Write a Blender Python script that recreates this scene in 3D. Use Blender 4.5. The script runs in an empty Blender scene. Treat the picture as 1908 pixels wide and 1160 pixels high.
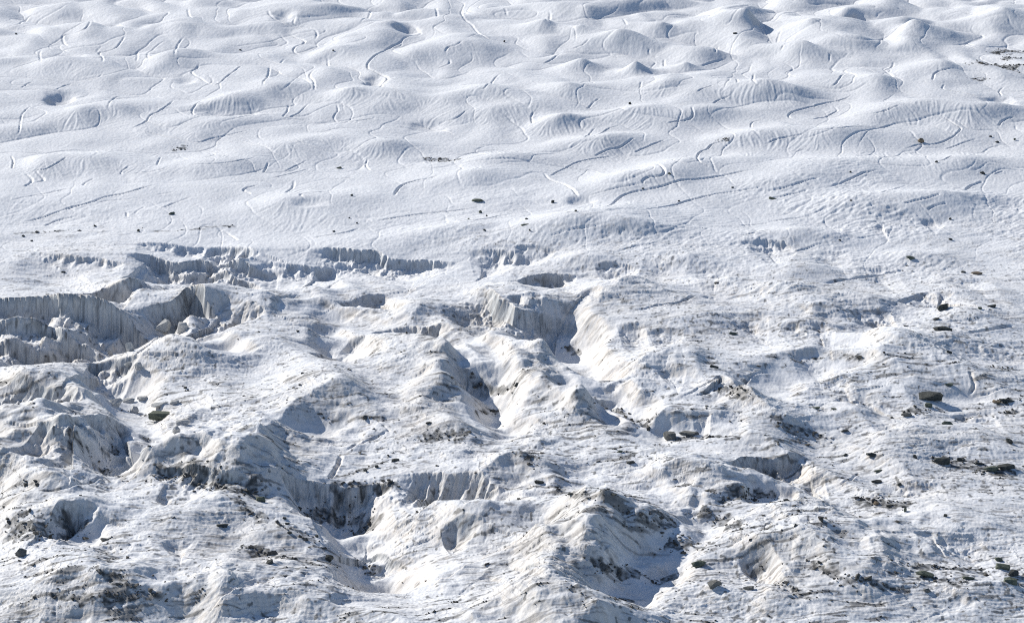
import bpy, math, random
import numpy as np

random.seed(7)
RNG = np.random.default_rng(11)
f32 = np.float32

# ------------------------------------------------------------------ view set-up
PITCH = math.radians(17.5)
HFOV = math.radians(22.0)
CAMH = 200.0
CX, CY = 954.0, 580.0
FPX = CX / math.tan(HFOV / 2)
cP, sP = math.cos(PITCH), math.sin(PITCH)
SUN_EL = math.radians(27)
SUN_DIR = np.array([-0.75, 0.66])          # ground direction towards the sun (x right, y away)
SUN_DIR = SUN_DIR / np.linalg.norm(SUN_DIR)


def ground(px, py, z=0.0):
    a = (px - CX) / FPX
    b = (CY - py) / FPX
    t = (z - CAMH) / (-sP + b * cP)
    return a * t, (cP + b * sP) * t


# ------------------------------------------------------------------ terrain grid
def grow(start, step, fac, end, sign):
    out = []
    v = start
    while (v < end) if sign > 0 else (v > end):
        step *= fac
        v += sign * step
        out.append(v)
    return out


rows = grow(1235, 1.3, 1.10, 2600, 1)[::-1] + list(np.arange(1235, 330, -1.05)) + list(np.arange(330, -60, -0.72)) + grow(-60, 1.3, 1.06, -760, -1)
rows = [r for r in rows if r > -900] + [-880, -920, -945, -957]
rows = np.array(rows, dtype=np.float64)
bb = (CY - rows) / FPX
TI = CAMH / (sP - bb * cP)
YI = (cP + bb * sP) * TI
ok = TI > 0
rows, TI, YI = rows[ok], TI[ok], YI[ok]
colsd = list(np.arange(-60, 1970, 1.3))
cols = grow(-60, 1.5, 1.12, -3000, -1)[::-1] + colsd + grow(colsd[-1], 1.5, 1.12, 4900, 1)
cols = np.array(cols, dtype=np.float64)
AJ = (cols - CX) / FPX
NR, NC = len(rows), len(cols)
X = (AJ[None, :] * TI[:, None]).astype(f32)
Y = np.repeat(YI[:, None], NC, 1).astype(f32)
PYR = np.repeat(rows[:, None], NC, 1).astype(f32)
PXC = np.repeat(cols[None, :], NR, 0).astype(f32)
Z = np.zeros((NR, NC), f32)
# detail mask: fine relief only where the sheet is dense enough to carry it
dense = (np.clip((PYR + 260) / 200, 0, 1) * np.clip((1700 - PYR) / 400, 0, 1) *
         np.clip((PXC + 500) / 430, 0, 1) * np.clip((2400 - PXC) / 420, 0, 1)).astype(f32)
print('grid', NR, NC)


def sstep(a, b, x):
    t = np.clip((x - a) / (b - a), 0, 1)
    return t * t * (3 - 2 * t)


# ------------------------------------------------------------------ noise
def make_perm(seed):
    r = np.random.default_rng(seed)
    p = r.permutation(1024)
    ang = r.uniform(0, 2 * np.pi, 1024)
    return p.astype(np.int32), np.cos(ang).astype(f32), np.sin(ang).astype(f32)


_pc = {}


def perlin(x, y, seed=0):
    if seed not in _pc:
        _pc[seed] = make_perm(seed)
    p, gx, gy = _pc[seed]
    xi = np.floor(x).astype(np.int32)
    yi = np.floor(y).astype(np.int32)
    xf = (x - xi).astype(f32)
    yf = (y - yi).astype(f32)
    u = xf * xf * xf * (xf * (xf * 6 - 15) + 10)
    v = yf * yf * yf * (yf * (yf * 6 - 15) + 10)
    xi &= 1023
    yi &= 1023
    x1 = (xi + 1) & 1023
    y1 = (yi + 1) & 1023
    h00 = p[(p[xi] + yi) & 1023]
    h10 = p[(p[x1] + yi) & 1023]
    h01 = p[(p[xi] + y1) & 1023]
    h11 = p[(p[x1] + y1) & 1023]
    n00 = gx[h00] * xf + gy[h00] * yf
    n10 = gx[h10] * (xf - 1) + gy[h10] * yf
    n01 = gx[h01] * xf + gy[h01] * (yf - 1)
    n11 = gx[h11] * (xf - 1) + gy[h11] * (yf - 1)
    a = n00 + u * (n10 - n00)
    b = n01 + u * (n11 - n01)
    return (a + v * (b - a)) * 1.5


def fbm(x, y, wl, octs, seed, gain=0.5):
    s = 0
    a = 1.0
    for k in range(octs):
        s = s + a * perlin(x / wl + 17.3 * k, y / wl - 9.1 * k, seed + k)
        wl *= 0.5
        a *= gain
    return s


# ------------------------------------------------------------------ sampling helpers
def rowcol(x, y):
    r = np.interp(y, YI, np.arange(NR))
    t = np.interp(r, np.arange(NR), TI)
    c = np.interp(CX + x / t * FPX, cols, np.arange(NC))
    return r, c


def sample(A, x, y):
    r, c = rowcol(np.asarray(x, float), np.asarray(y, float))
    r0 = np.clip(np.floor(r).astype(int), 0, NR - 2)
    c0 = np.clip(np.floor(c).astype(int), 0, NC - 2)
    fr = r - r0
    fc = c - c0
    return (A[r0, c0] * (1 - fr) * (1 - fc) + A[r0 + 1, c0] * fr * (1 - fc) +
            A[r0, c0 + 1] * (1 - fr) * fc + A[r0 + 1, c0 + 1] * fr * fc)


def hit(px, py):
    """where the line of sight through a photo pixel meets the present surface"""
    a = (px - CX) / FPX
    b = (CY - py) / FPX
    dz = -sP + b * cP
    dy = cP + b * sP
    t = np.linspace((22 - CAMH) / dz, (-22 - CAMH) / dz, 500)
    zr = CAMH + t * dz
    zt = sample(Z, a * t, dy * t)
    k = np.argmax(zr <= zt)
    if k == 0:
        k = 1
    d0 = zr[k - 1] - zt[k - 1]
    d1 = zr[k] - zt[k]
    w = d0 / (d0 - d1 + 1e-9)
    tt = t[k - 1] + (t[k] - t[k - 1]) * min(max(w, 0), 1)
    return a * tt, dy * tt, CAMH + tt * dz


def mpp(py):
    b = (CY - py) / FPX
    return float(CAMH / (sP - b * cP) / FPX)         # metres across per photo pixel


def smooth_poly(P, sub=5):
    P = np.asarray(P, float)
    if len(P) < 3:
        n = 6
        t = np.linspace(0, 1, n)[:, None]
        return P[0] * (1 - t) + P[-1] * t
    Q = np.vstack([2 * P[0] - P[1], P, 2 * P[-1] - P[-2]])
    out = []
    for i in range(1, len(Q) - 2):
        p0, p1, p2, p3 = Q[i - 1], Q[i], Q[i + 1], Q[i + 2]
        for k in range(sub):
            t = k / sub
            out.append(0.5 * (2 * p1 + (p2 - p0) * t + (2 * p0 - 5 * p1 + 4 * p2 - p3) * t * t + (3 * p1 - p0 - 3 * p2 + p3) * t ** 3))
    out.append(P[-1])
    return np.array(out)


def window(xmin, xmax, ymin, ymax):
    r0 = int(np.searchsorted(YI, ymin)) - 1
    r1 = int(np.searchsorted(YI, ymax)) + 1
    r0, r1 = max(r0, 0), min(max(r1, r0 + 2), NR)
    pa = min(CX + xmin / TI[r0] * FPX, CX + xmin / TI[r1 - 1] * FPX)
    pb = max(CX + xmax / TI[r0] * FPX, CX + xmax / TI[r1 - 1] * FPX)
    c0 = max(int(np.searchsorted(cols, pa)) - 1, 0)
    c1 = min(int(np.searchsorted(cols, pb)) + 1, NC)
    return slice(r0, r1), slice(c0, max(c1, c0 + 2))


def poly_field(P, margin, soft=0.0):
    """window, signed distance (plus = right of travel), running length, total length"""
    sl = window(P[:, 0].min() - margin, P[:, 0].max() + margin, P[:, 1].min() - margin, P[:, 1].max() + margin)
    x, y = X[sl], Y[sl]
    best = np.full(x.shape, 1e9, f32)
    sg = np.zeros(x.shape, f32)
    arc = np.zeros(x.shape, f32)
    L = 0.0
    for i in range(len(P) - 1):
        ax, ay = P[i, :2]
        dx, dy = P[i + 1, 0] - ax, P[i + 1, 1] - ay
        ln = math.hypot(dx, dy) + 1e-6
        t = np.clip(((x - ax) * dx + (y - ay) * dy) / ln ** 2, 0, 1)
        d = np.hypot(x - ax - t * dx, y - ay - t * dy)
        if soft:
            wgt = np.exp(-np.minimum(d, 60) / soft) + 1e-30
            sa = wgt * (L + t * ln) + (sa if i else 0)
            sb = wgt + (sb if i else 0)
        m = d < best
        best = np.where(m, d, best)
        sg = np.where(m, -np.sign(dx * (y - ay) - dy * (x - ax)), sg)
        arc = np.where(m, L + t * ln, arc)
        L += ln
    if soft:
        poly_field.hard = arc
        arc = sa / sb
    return sl, best * sg, best, arc, L


# extra masks written by the features
GREY = np.zeros((NR, NC), f32)      # bare grey ice
GRIT = np.zeros((NR, NC), f32)      # dark grit
DIRT = np.zeros((NR, NC), f32)      # silty flanks of the ridges
FLAT = np.zeros((NR, NC), f32)      # clean snow floor


def mound(px, py, wx, h, wd=None, p=2.0, ang=0.0):
    """dome whose top shows at the pixel; wx = half width in pixels, h = metres"""
    global Z
    x0, y0 = ground(px, py, h)
    m = mpp(py)
    rx = wx * m
    ry = rx if wd is None else wd * m
    R = max(rx, ry) * 2.4
    sl = window(x0 - R, x0 + R, y0 - R, y0 + R)
    ca, sa = math.cos(ang), math.sin(ang)
    dx = X[sl] - x0
    dy = Y[sl] - y0
    u = (dx * ca + dy * sa) / rx
    v = (-dx * sa + dy * ca) / ry
    Z[sl] += h * np.exp(-(u * u + v * v) ** (p / 2)) * (1 - sstep(1.9, 2.4, np.sqrt(u * u + v * v)))


def ridge(pts, hp, wl, wr, p=1.3, ends=(0.2, 0.2), wob=0.14, crest=None):
    """ridge: crest line in pixels, hp heights in metres (scalar or list), wl/wr = flank widths in m left/right of travel"""
    hs = hp if hasattr(hp, '__len__') else [hp] * len(pts)
    P = []
    for (px, py), h in zip(pts, hs):
        x, y = ground(px, py, h)
        z0 = float(sample(Z, x, y))
        x, y = ground(px, py, h * 0.92 + z0)
        P.append((x, y, h))
    P = smooth_poly(P)
    sl, s, d, arc, L = poly_field(P, max(wl, wr) * 2.6, 2.0)
    t = arc / L
    hh = np.interp(t, np.linspace(0, 1, len(P)), P[:, 2])
    nz = fbm(X[sl], Y[sl], 9.0, 3, 500)
    w = np.where(s > 0, wr, wl) * (1 + wob * nz)
    e = np.exp(-(d / w) ** p) * (1 - sstep(1.8, 2.5, d / w))
    tp = sstep(0, ends[0] + 1e-4, t) * 1.0 if ends[0] > 0 else 1.0
    tp = tp * (1 - sstep(1 - ends[1], 1.0001, t)) if ends[1] > 0 else tp
    Z[sl] += hh * e * tp * (1 + 0.12 * nz)
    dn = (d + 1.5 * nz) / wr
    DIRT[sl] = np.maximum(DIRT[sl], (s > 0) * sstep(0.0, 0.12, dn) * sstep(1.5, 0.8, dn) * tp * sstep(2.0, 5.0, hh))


def LK(py):
    return 4.6 - 1.8 * min(max((py - 540) / 300, 0), 1)


def cliff(pts, face, L, w=1.0, flute=0.5, ends=(0.12, 0.12), rim=0.0, grey=1.0, fwl=1.3, floor=0.12, Lk=None, flat=0.6):
    """ice face seen from the camera: lip line in pixels (left to right), face height in pixels, then a floor rising over L metres"""
    fs = face if hasattr(face, '__len__') else [face] * len(pts)
    P = []
    for (px, py), fh in zip(pts, fs):
        x, y, z = hit(px, py)
        P.append((x, y, fh * mpp(py) / cP, 0.0))
    P = np.array(P)
    # the lip wanders up and down more than it wanders to and fro
    fit = np.polyval(np.polyfit(P[:, 0], P[:, 1], 1), P[:, 0]) if len(P) > 2 else P[:, 1]
    tgt = P[:, 1].mean() * 0.6 + fit * 0.4
    newy = P[:, 1] + flat * (tgt - P[:, 1])
    P[:, 3] = -(newy - P[:, 1]) * CAMH / P[:, 1]
    P[:, 0] *= newy / P[:, 1]
    P[:, 1] = newy
    P[:, 3] = np.clip(P[:, 3], -4.5, 4.5)
    L = L * (Lk or LK(pts[0][1]))
    P = smooth_poly(P)
    sl, s, d, arc, LT = poly_field(P, max(L * 1.15 + 2, 28), 1.5 + 0.03 * L)
    t = arc / LT
    if LT < 22:
        P[:, 2] = P[:, 2] * 0.4 + P[:, 2].max() * 0.6
    D = np.interp(t, np.linspace(0, 1, len(P)), P[:, 2])
    LIFT = np.interp(t, np.linspace(0, 1, len(P)), P[:, 3])
    fm = (0.35 + 0.9 * sstep(-0.4, 0.4, perlin(arc / 6.0, arc * 0 + 8.1, 615))) * sstep(w * 3.5 + 2, w * 1.2, d)
    lip = (perlin(arc / 11.0 + 4, arc * 0 + 1.3, 610) * min(2.4, LT * 0.08) + perlin(arc / 4.1, arc * 0 + 3.3, 611) * flute * 1.8 * sstep(w * 5 + 3, w * 1.2, d) +
           fm * (0.42 - 1.7 * np.abs(perlin(arc / (fwl * 1.6), d * 0.12, 612))) * flute + fm * perlin(arc / (fwl * .42), d * 0.3, 613) * flute * 0.5)
    s2 = s + lip
    tp = 1.0
    e0 = min(max(ends[0], 0.55 * L / LT), 0.42)
    e1 = min(max(ends[1], 0.55 * L / LT), 0.42)
    far_ = np.clip(s2 / (0.35 * L), 0, 1)
    q0 = ends[0] + (e0 - ends[0]) * far_
    q1 = ends[1] + (e1 - ends[1]) * far_
    th_ = poly_field.hard / LT
    def taper(v):
        return np.clip(v / (q0 + 1e-3), 0, 1) ** 0.8 * np.clip((1 - v) / (q1 + 1e-3), 0, 1) ** 0.8
    tp = 0.79 * taper(th_) + 0.21 * taper(t) * sstep(16, 4, d)
    face_p = 0.93 * np.clip(s2 / w, 0, 1) ** 0.8 + 0.07 * sstep(w, w * 2.5, s2)
    Ln = L * (1 + 0.45 * perlin(X[sl] / 9, Y[sl] / 9, 617))
    rec = (1 - sstep(L * floor, Ln, s2)) ** 0.8
    D = D * (1 + 0.35 * perlin(X[sl] / 7, Y[sl] / 7, 618))
    short = min(1.0, 0.42 + LT / 42)
    D = D * short
    rub = np.maximum(fbm(X[sl], Y[sl], 2.6, 3, 619, 0.6), -0.1) * np.minimum(D, 3) * 0.30 * sstep(w * 0.7, w * 1.6, s2) * sstep(w * 6 + 5, w * 2, s2)
    nick = 0.55 + 0.45 * sstep(-0.45, 0.15, perlin(arc / 2.4, arc * 0 + 2.2, 620)) if LT < 30 else 1.0
    D = D * (1 - (1 - nick) * sstep(w * 3 + 2, w, s2))
    dz = -D * tp * face_p * rec + rub * tp
    if rim:
        dz = dz + rim * tp * np.exp(-(d / 3.5) ** 2) * (s < 0)
    Z[sl] += dz + LIFT * np.exp(-(d / 12.0) ** 2) * sstep(27, 18, d)
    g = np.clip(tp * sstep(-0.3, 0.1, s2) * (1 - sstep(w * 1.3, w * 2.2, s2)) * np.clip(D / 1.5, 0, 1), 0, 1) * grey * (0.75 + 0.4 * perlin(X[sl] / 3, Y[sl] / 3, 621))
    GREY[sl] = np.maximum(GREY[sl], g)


def hollow(px, py, rx, ry, depth, p=3.0, ang=0.0, snow=1.0):
    """flat floored basin; rx, ry in photo pixels as it appears"""
    x0, y0, z0 = hit(px, py)
    m = mpp(py)
    sn = CAMH / math.hypot(y0, CAMH)
    rx, ry = rx * m, ry * m / sn
    R = max(rx, ry) * 2
    sl = window(x0 - R, x0 + R, y0 - R, y0 + R)
    ca, sa = math.cos(ang), math.sin(ang)
    dx = X[sl] - x0 + fbm(X[sl], Y[sl], 6, 2, 520) * rx * .25
    dy = Y[sl] - y0
    u = (dx * ca + dy * sa) / rx
    v = (-dx * sa + dy * ca) / ry
    e = np.exp(-(u * u + v * v) ** (p / 2))
    Z[sl] -= depth * e
    FLAT[sl] = np.maximum(FLAT[sl], snow * e)


def channel(pts, width=0.9, depth=0.7, ends=0.16, grit=0.0):
    P = np.array([hit(px, py)[:2] for px, py in pts])
    P = smooth_poly(P)
    sl, s, d, arc, L = poly_field(P, width * 6 + 1)
    t = arc / L
    rowgap = float(np.interp(P[:, 1].mean(), YI, np.gradient(YI)))
    width = max(width, 0.62 * rowgap)
    s = s + perlin(arc / 3.0, arc * 0, 640) * width * 0.35
    tp = sstep(0, ends, t) * (1 - sstep(1 - ends, 1, t)) * (0.8 + 0.5 * perlin(arc / 7.0, arc * 0 + 5, 641))
    e = np.exp(-(np.abs(s) / width) ** 2.6)
    Z[sl] += tp * depth * (-e + 0.25 * np.exp(-(np.abs(s) / (width * 2.3)) ** 2))
    if grit:
        GRIT[sl] = np.maximum(GRIT[sl], grit * e * tp)


#==SHAPES==
# region weights (rows are ground rows, 0 = top of the photo, 1160 = its foot)
edge_ = PYR + 75 * perlin(X / 70, Y / 110, 9) + 45 * perlin(X / 22, Y / 35, 10) + 18 * perlin(X / 7, Y / 11, 11) - 40 * sstep(500, 0, PXC) * 0
upper = 1 - sstep(270, 470, edge_)
lower = sstep(385, 560, edge_)
mid = 1 - upper - lower
mid = np.clip(mid, 0, 1)
rightw = sstep(900, 1500, PXC)

# --- field of melt hummocks (upper half)
wx_ = X + 9 * perlin(X / 42, Y / 42, 21) + 2.2 * perlin(X / 13, Y / 13, 22)
wy_ = Y + 9 * perlin(X / 42 + 31, Y / 42, 23) + 2.2 * perlin(X / 13 + 7, Y / 13, 24)
n1 = perlin(wx_ / 34, wy_ / 40, 31)
n2 = perlin(wx_ / 19 + 5, wy_ / 25, 32)
b1 = np.sqrt(n1 * n1 + 0.018)
b2 = np.sqrt(n2 * n2 + 0.02)
farw = sstep(330, -20, PYR)
amp = 0.75 + 0.5 * rightw * farw
Z += (upper * (4.6 * farw + 1.9) * amp * b1 + upper * (0.7 + 1.3 * farw) * b2).astype(f32)
Z += (1.6 * fbm(X, Y, 95, 2, 41)).astype(f32)
Z += (mid * 1.0 * fbm(X + Y * 0.5, Y - X * .4, 30, 2, 45)).astype(f32)

# bigger single domes of the upper field
for a in [(690, 45, 60, 3.2), (615, 25, 40, 2.4), (560, 40, 45, 2.0), (830, 35, 60, 2.6), (745, 52, 26, 2.2), (1152, 62, 46, 5.0),
          (1080, 60, 38, 3.2), (1235, 50, 48, 3.6), (1015, 50, 40, 3.4), (1390, 42, 30, 3.6), (1185, 118, 26, 4.2), (1279, 120, 26, 2.6),
          (1085, 115, 34, 3.0), (1700, 58, 36, 3.8), (1510, 60, 36, 3.0), (1600, 82, 60, 3.2), (1500, 92, 60, 3.0), (1870, 22, 60, 6.0),
          (1060, 162, 60, 3.6), (910, 168, 55, 3.4), (770, 100, 46, 3.2), (745, 172, 70, 3.0), (650, 175, 35, 2.8), (540, 165, 40, 2.2),
          (430, 185, 65, 2.6), (180, 200, 80, 2.8), (310, 112, 70, 2.4), (120, 117, 70, 2.4), (480, 52, 60, 1.8), (300, 60, 80, 2.0),
          (860, 90, 55, 2.6), (930, 200, 70, 2.8), (1120, 250, 70, 2.4), (1420, 170, 60, 2.6), (1340, 160, 60, 2.2), (1620, 150, 70, 3.4),
          (1240, 165, 60, 2.4), (1180, 205, 60, 2.4), (1050, 218, 40, 2.0), (1330, 205, 60, 2.2), (1480, 178, 50, 2.2), (1760, 128, 60, 2.6),
          (1830, 205, 60, 2.2), (1700, 200, 80, 2.6), (1560, 240, 90, 2.6), (1400, 245, 80, 2.2), (1090, 30, 50, 2.4), (1580, 30, 40, 3.0),
          (380, 225, 90, 1.8), (560, 258, 80, 2.4), (720, 262, 60, 2.2), (940, 285, 80, 2.2), (1290, 300, 100, 2.0), (1560, 300, 120, 2.0),
          (1180, 330, 80, 1.8), (890, 320, 90, 2.2), (150, 290, 100, 1.6), (420, 300, 90, 1.6), (560, 370, 90, 1.6), (1800, 290, 90, 1.8),
          (1120, 395, 110, 2.6), (820, 425, 70, 1.8), (1760, 355, 80, 2.0), (1620, 365, 90, 1.6), (1450, 340, 100, 1.4)]:
    sw_ = 1.0 + 0.55 * min(max((a[1] - 190) / 100, 0), 1)
    mound(a[0], a[1], a[2] * (1.0 if a[1] < 190 else 1.25), a[3] * (0.85 if a[0] < 950 else 1.12) * sw_, a[2] * (1.05 if a[1] < 190 else 0.75), 1.8 if a[0] < 950 or a[1] > 190 else 1.5, 0.0 if a[1] < 190 else 0.45)
for a in [(112, 184, 24, 10, 2.6), (430, 205, 60, 10, 1.8), (118, 103, 34, 7, 1.6), (345, 150, 18, 6, 1.2), (700, 150, 20, 9, 2.0),
          (530, 28, 18, 6, 1.8), (755, 50, 22, 7, 2.0), (1865, 185, 26, 10, 2.4), (1600, 35, 30, 7, 2.0), (575, 374, 30, 6, 1.2),
          (800, 235, 40, 8, 1.4), (1080, 372, 26, 6, 1.6), (1690, 405, 80, 9, 1.0), (1860, 378, 80, 10, 1.2), (815, 297, 40, 5, 1.0)]:
    hollow(a[0], a[1], a[2], a[3], a[4] * 0.9, 3.0, snow=0)

# --- broken lower glacier: broad swell
Z += (lower * (1.5 * fbm(wx_, wy_, 48, 2, 51, 0.35) + 0.3 * fbm(X + 0.6 * Y, Y, 17, 3, 55))).astype(f32)

ra = X * 0.80 + Y * 0.60
rb = X * 0.60 - Y * 0.80
wv = 7 * perlin(X / 37, Y / 37, 57) + 2.0 * perlin(X / 12, Y / 12, 58)
rn = perlin((ra + wv) / 24, (rb + wv * .5) / 62, 59)
rf = (1 - np.sqrt(rn * rn + 0.0015) * 1.6)
rn2 = perlin((ra + wv * .7) / 9.5, rb / 27, 60)
rf2 = -np.sqrt(rn2 * rn2 + 0.001)
RW = lower * sstep(430, 600, PYR) * (1 - 0.12 * rightw)
Z += (RW * (3.4 * rf * (0.55 + 0.5 * perlin(X / 50, Y / 50, 61)) + 0.5 * rf2)).astype(f32)

# domes
for a in [(620, 715, 150, 6.0, 170), (470, 560, 110, 3.0, 90), (780, 560, 70, 3.6, 80), (700, 660, 150, 3.0, 110), (1620, 660, 170, 5.0, 170),
          (1500, 560, 90, 3.6, 90), (1190, 540, 90, 2.6, 90), (1240, 600, 110, 3.0, 110), (1040, 430, 110, 2.6, 90), (980, 590, 40, 1.5, 60),
          (340, 640, 110, 3.4, 110), (1030, 720, 90, 3.0, 90), (1250, 680, 100, 3.2, 100), (1000, 860, 60, 1.0, 60), (880, 640, 90, 2.6, 70),
          (150, 870, 120, 2.6, 120), (330, 950, 110, 2.6, 120), (1400, 800, 110, 2.6, 110), (1130, 880, 120, 2.0, 120), (1750, 830, 150, 2.0, 120),
          (1185, 430, 80, 3.0, 40), (1270, 482, 70, 2.6, 40), (1500, 432, 90, 3.0, 45), (1460, 545, 80, 3.0, 50), (1345, 530, 70, 2.6, 40), (1540, 500, 90, 2.6, 50), (1320, 600, 80, 3.0, 60), (1700, 465, 90, 2.8, 45), (1810, 585, 80, 3.2, 60), (1080, 478, 60, 2.4, 40), (1740, 640, 90, 3.0, 60), (1420, 690, 80, 3.0, 60), (1570, 770, 80, 2.4, 60), (1850, 700, 90, 3.0, 70), (1630, 560, 60, 3.0, 40), (130, 470, 120, 2.0, 60), (1700, 540, 150, 2.0, 90), (800, 820, 140, 2.0, 140), (1470, 950, 120, 1.8, 120), (1800, 960, 130, 2.2, 130),
          (130, 1060, 150, 2.6, 120), (470, 1090, 110, 2.0, 100), (860, 980, 110, 2.2, 140), (1300, 1100, 110, 1.6, 120)]:
    mound(a[0], a[1], a[2], a[3] * 0.72, a[4], 2.0)

# ridges: (crest pixels, height m, width left of travel, width right of travel)
RIDGES = [
    ([(215, 872), (275, 840), (340, 822), (375, 828), (440, 858), (520, 890), (570, 905)], [2, 6, 8, 8, 7, 5, 3], 9, 6.5, 1.4),
    ([(300, 915), (400, 925), (480, 955), (560, 1000), (620, 1045), (690, 1085)], [3, 4, 5, 5, 4, 2], 9, 15, 1.5),
    ([(870, 905), (940, 865), (984, 848), (1040, 868), (1090, 885)], [2, 4, 6, 4, 1], 6, 8, 1.2),
    ([(1000, 985), (1050, 950), (1090, 930), (1085, 965), (1105, 1005), (1150, 1042), (1190, 1068)], [2, 4.5, 7, 8, 8, 6.5, 3], 7.5, 12, 1.35),
    ([(1090, 932), (1150, 942), (1240, 965), (1310, 985)], [6, 5, 3.5, 1.5], 10, 8, 1.5),
    ([(940, 1075), (985, 1050), (1050, 1072), (1105, 1112), (1150, 1150)], [3, 7, 8, 7, 5], 8, 12, 1.3),
    ([(1210, 905), (1250, 870), (1285, 848), (1330, 854), (1375, 866), (1400, 900), (1412, 925)], [2, 4, 6.5, 7, 6, 4.5, 2], 5, 8, 1.6),
    ([(1010, 765), (1070, 735), (1125, 722), (1160, 745), (1190, 775), (1230, 805)], [2, 5, 7, 7, 5, 1.5], 6, 9, 1.2),
    ([(1270, 735), (1320, 715), (1345, 693), (1372, 722), (1440, 762), (1520, 805)], [1.5, 3, 6.5, 4.5, 3.5, 1], 5, 6, 1.15),
    ([(740, 690), (800, 678), (850, 700), (880, 745), (905, 785), (950, 812)], [3, 5, 7, 7.5, 6, 2], 7, 11, 1.5),
    ([(790, 605), (850, 612), (900, 645), (950, 690), (975, 712)], [2, 4, 6, 5, 2], 6, 10, 1.4),
    ([(850, 545), (900, 538), (935, 550), (952, 590), (995, 620)], [2, 4, 5.5, 5, 2], 6, 10, 1.4),
    ([(430, 870), (490, 810), (520, 770), (560, 735), (620, 700), (700, 690)], [3, 5, 6, 5, 4, 2], 8, 9, 1.3),
    ([(960, 630), (1030, 645), (1090, 690), (1130, 725)], [3, 5.5, 5.5, 3], 7, 8, 1.5),
    ([(1380, 1040), (1430, 1000), (1490, 985), (1560, 1025), (1620, 1055), (1690, 1085)], [3, 5, 6, 5, 4, 1.5], 8, 13, 1.4),
    ([(1560, 1010), (1600, 985), (1640, 970), (1690, 995), (1740, 1022), (1800, 1045)], [2, 3.5, 5, 4.5, 3, 1], 7, 10, 1.4),
    ([(1500, 560), (1540, 555), (1570, 580), (1610, 606)], [2, 3, 3, 1], 5, 9, 1.4),
    ([(1600, 630), (1650, 630), (1720, 650), (1790, 668)], [1.5, 3, 2.4, 1], 8, 10, 1.5),
    ([(1650, 800), (1685, 788), (1730, 812), (1770, 832)], [1.5, 3, 2.6, 1], 6, 8, 1.3),
    ([(1160, 690), (1220, 662), (1270, 655), (1330, 680)], [2, 3.5, 3.5, 1], 6, 8, 1.4),
    ([(1100, 560), (1150, 535), (1180, 522), (1220, 535)], [1.5, 2.6, 3, 1], 6, 8, 1.2),
    ([(15, 735), (60, 755), (120, 800), (160, 850)], [7, 7.5, 6, 2], 6, 16, 1.6),
    ([(-30, 700), (60, 690), (130, 708), (185, 745), (240, 790), (280, 822)], [4, 6, 6, 5, 4, 1], 6, 10, 1.5),
    ([(-20, 860), (60, 840), (150, 850), (210, 880)], [3, 5, 4, 1], 7, 9, 1.4),
    ([(60, 1050), (130, 1045), (230, 1060), (300, 1100), (340, 1140)], [3, 5, 6, 5, 3], 7, 12, 1.5),
    ([(370, 1060), (400, 1050), (440, 1085), (470, 1130)], [2, 4, 4, 2], 5, 8, 1.3),
    ([(540, 1070), (570, 1055), (600, 1080), (640, 1120)], [1.5, 3.5, 3.5, 2], 4, 8, 1.3),
    ([(-20, 960), (40, 950), (90, 935), (140, 925), (165, 950), (180, 985)], [2, 4, 4, 4.5, 4, 1], 5, 8, 1.4),
    ([(270, 600), (330, 625), (390, 640), (480, 668)], [3, 4, 3, 1.5], 6, 8, 1.5),
    ([(580, 590), (560, 570), (600, 560)], [1, 2, 1], 6, 6, 1.5),
    ([(1560, 740), (1600, 715), (1660, 700)], [1, 2, 1], 8, 8, 1.6),
    ([(1790, 1110), (1840, 1090), (1900, 1085)], [2, 3, 3], 8, 8, 1.6),
    ([(820, 1010), (880, 960), (930, 930)], [1.5, 2.5, 1.5], 6, 6, 1.4),
]
for r in RIDGES:
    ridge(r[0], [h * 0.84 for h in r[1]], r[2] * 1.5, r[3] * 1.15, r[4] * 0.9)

TROUGHS = [
    ([(985, 555), (1050, 585), (1062, 640), (1095, 680), (1130, 712), (1180, 760), (1225, 800)], 5.2, 7.0),
    ([(850, 600), (895, 655), (905, 705), (885, 728), (920, 765), (935, 800), (965, 818)], 5.0, 7.0),
    ([(550, 905), (620, 945), (665, 978), (685, 1020), (695, 1060), (725, 1105)], 3.2, 7.0),
    ([(180, 690), (225, 725), (250, 765), (262, 800), (225, 842), (255, 868)], 3.0, 6.5),
    ([(1330, 960), (1250, 1005), (1205, 1045), (1185, 1075), (1140, 1112)], 1.8, 7.0),
    ([(600, 600), (640, 640), (690, 655)], 2.2, 5.0),
    ([(385, 600), (410, 630), (470, 655)], 2.2, 5.0),
    ([(1385, 890), (1430, 912), (1490, 925)], 2.0, 5.0),
    ([(1210, 800), (1290, 800), (1400, 790)], 1.0, 5.0),
    ([(1590, 600), (1560, 640), (1460, 690), (1400, 730)], 1.6, 7.0),
    ([(500, 560), (600, 575), (640, 600)], 1.4, 5.0),
]
for pts, dep, wd in TROUGHS:
    P = smooth_poly(np.array([hit(px, py)[:2] for px, py in pts]))
    sl, sd, d, arc, LT = poly_field(P, wd * 3)
    dd = d / (wd * (1 + 0.35 * perlin(X[sl] / 11, Y[sl] / 11, 541)))
    tp = sstep(0, .15, arc / LT) * (1 - sstep(.85, 1, arc / LT))
    e = np.exp(-dd ** 3.6) * tp
    Z[sl] -= dep * e
    FLAT[sl] = np.maximum(FLAT[sl], sstep(0.55, 0.9, e) * sstep(-0.5, 0.1, perlin(X[sl] / 6, Y[sl] / 6, 543)))

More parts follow.
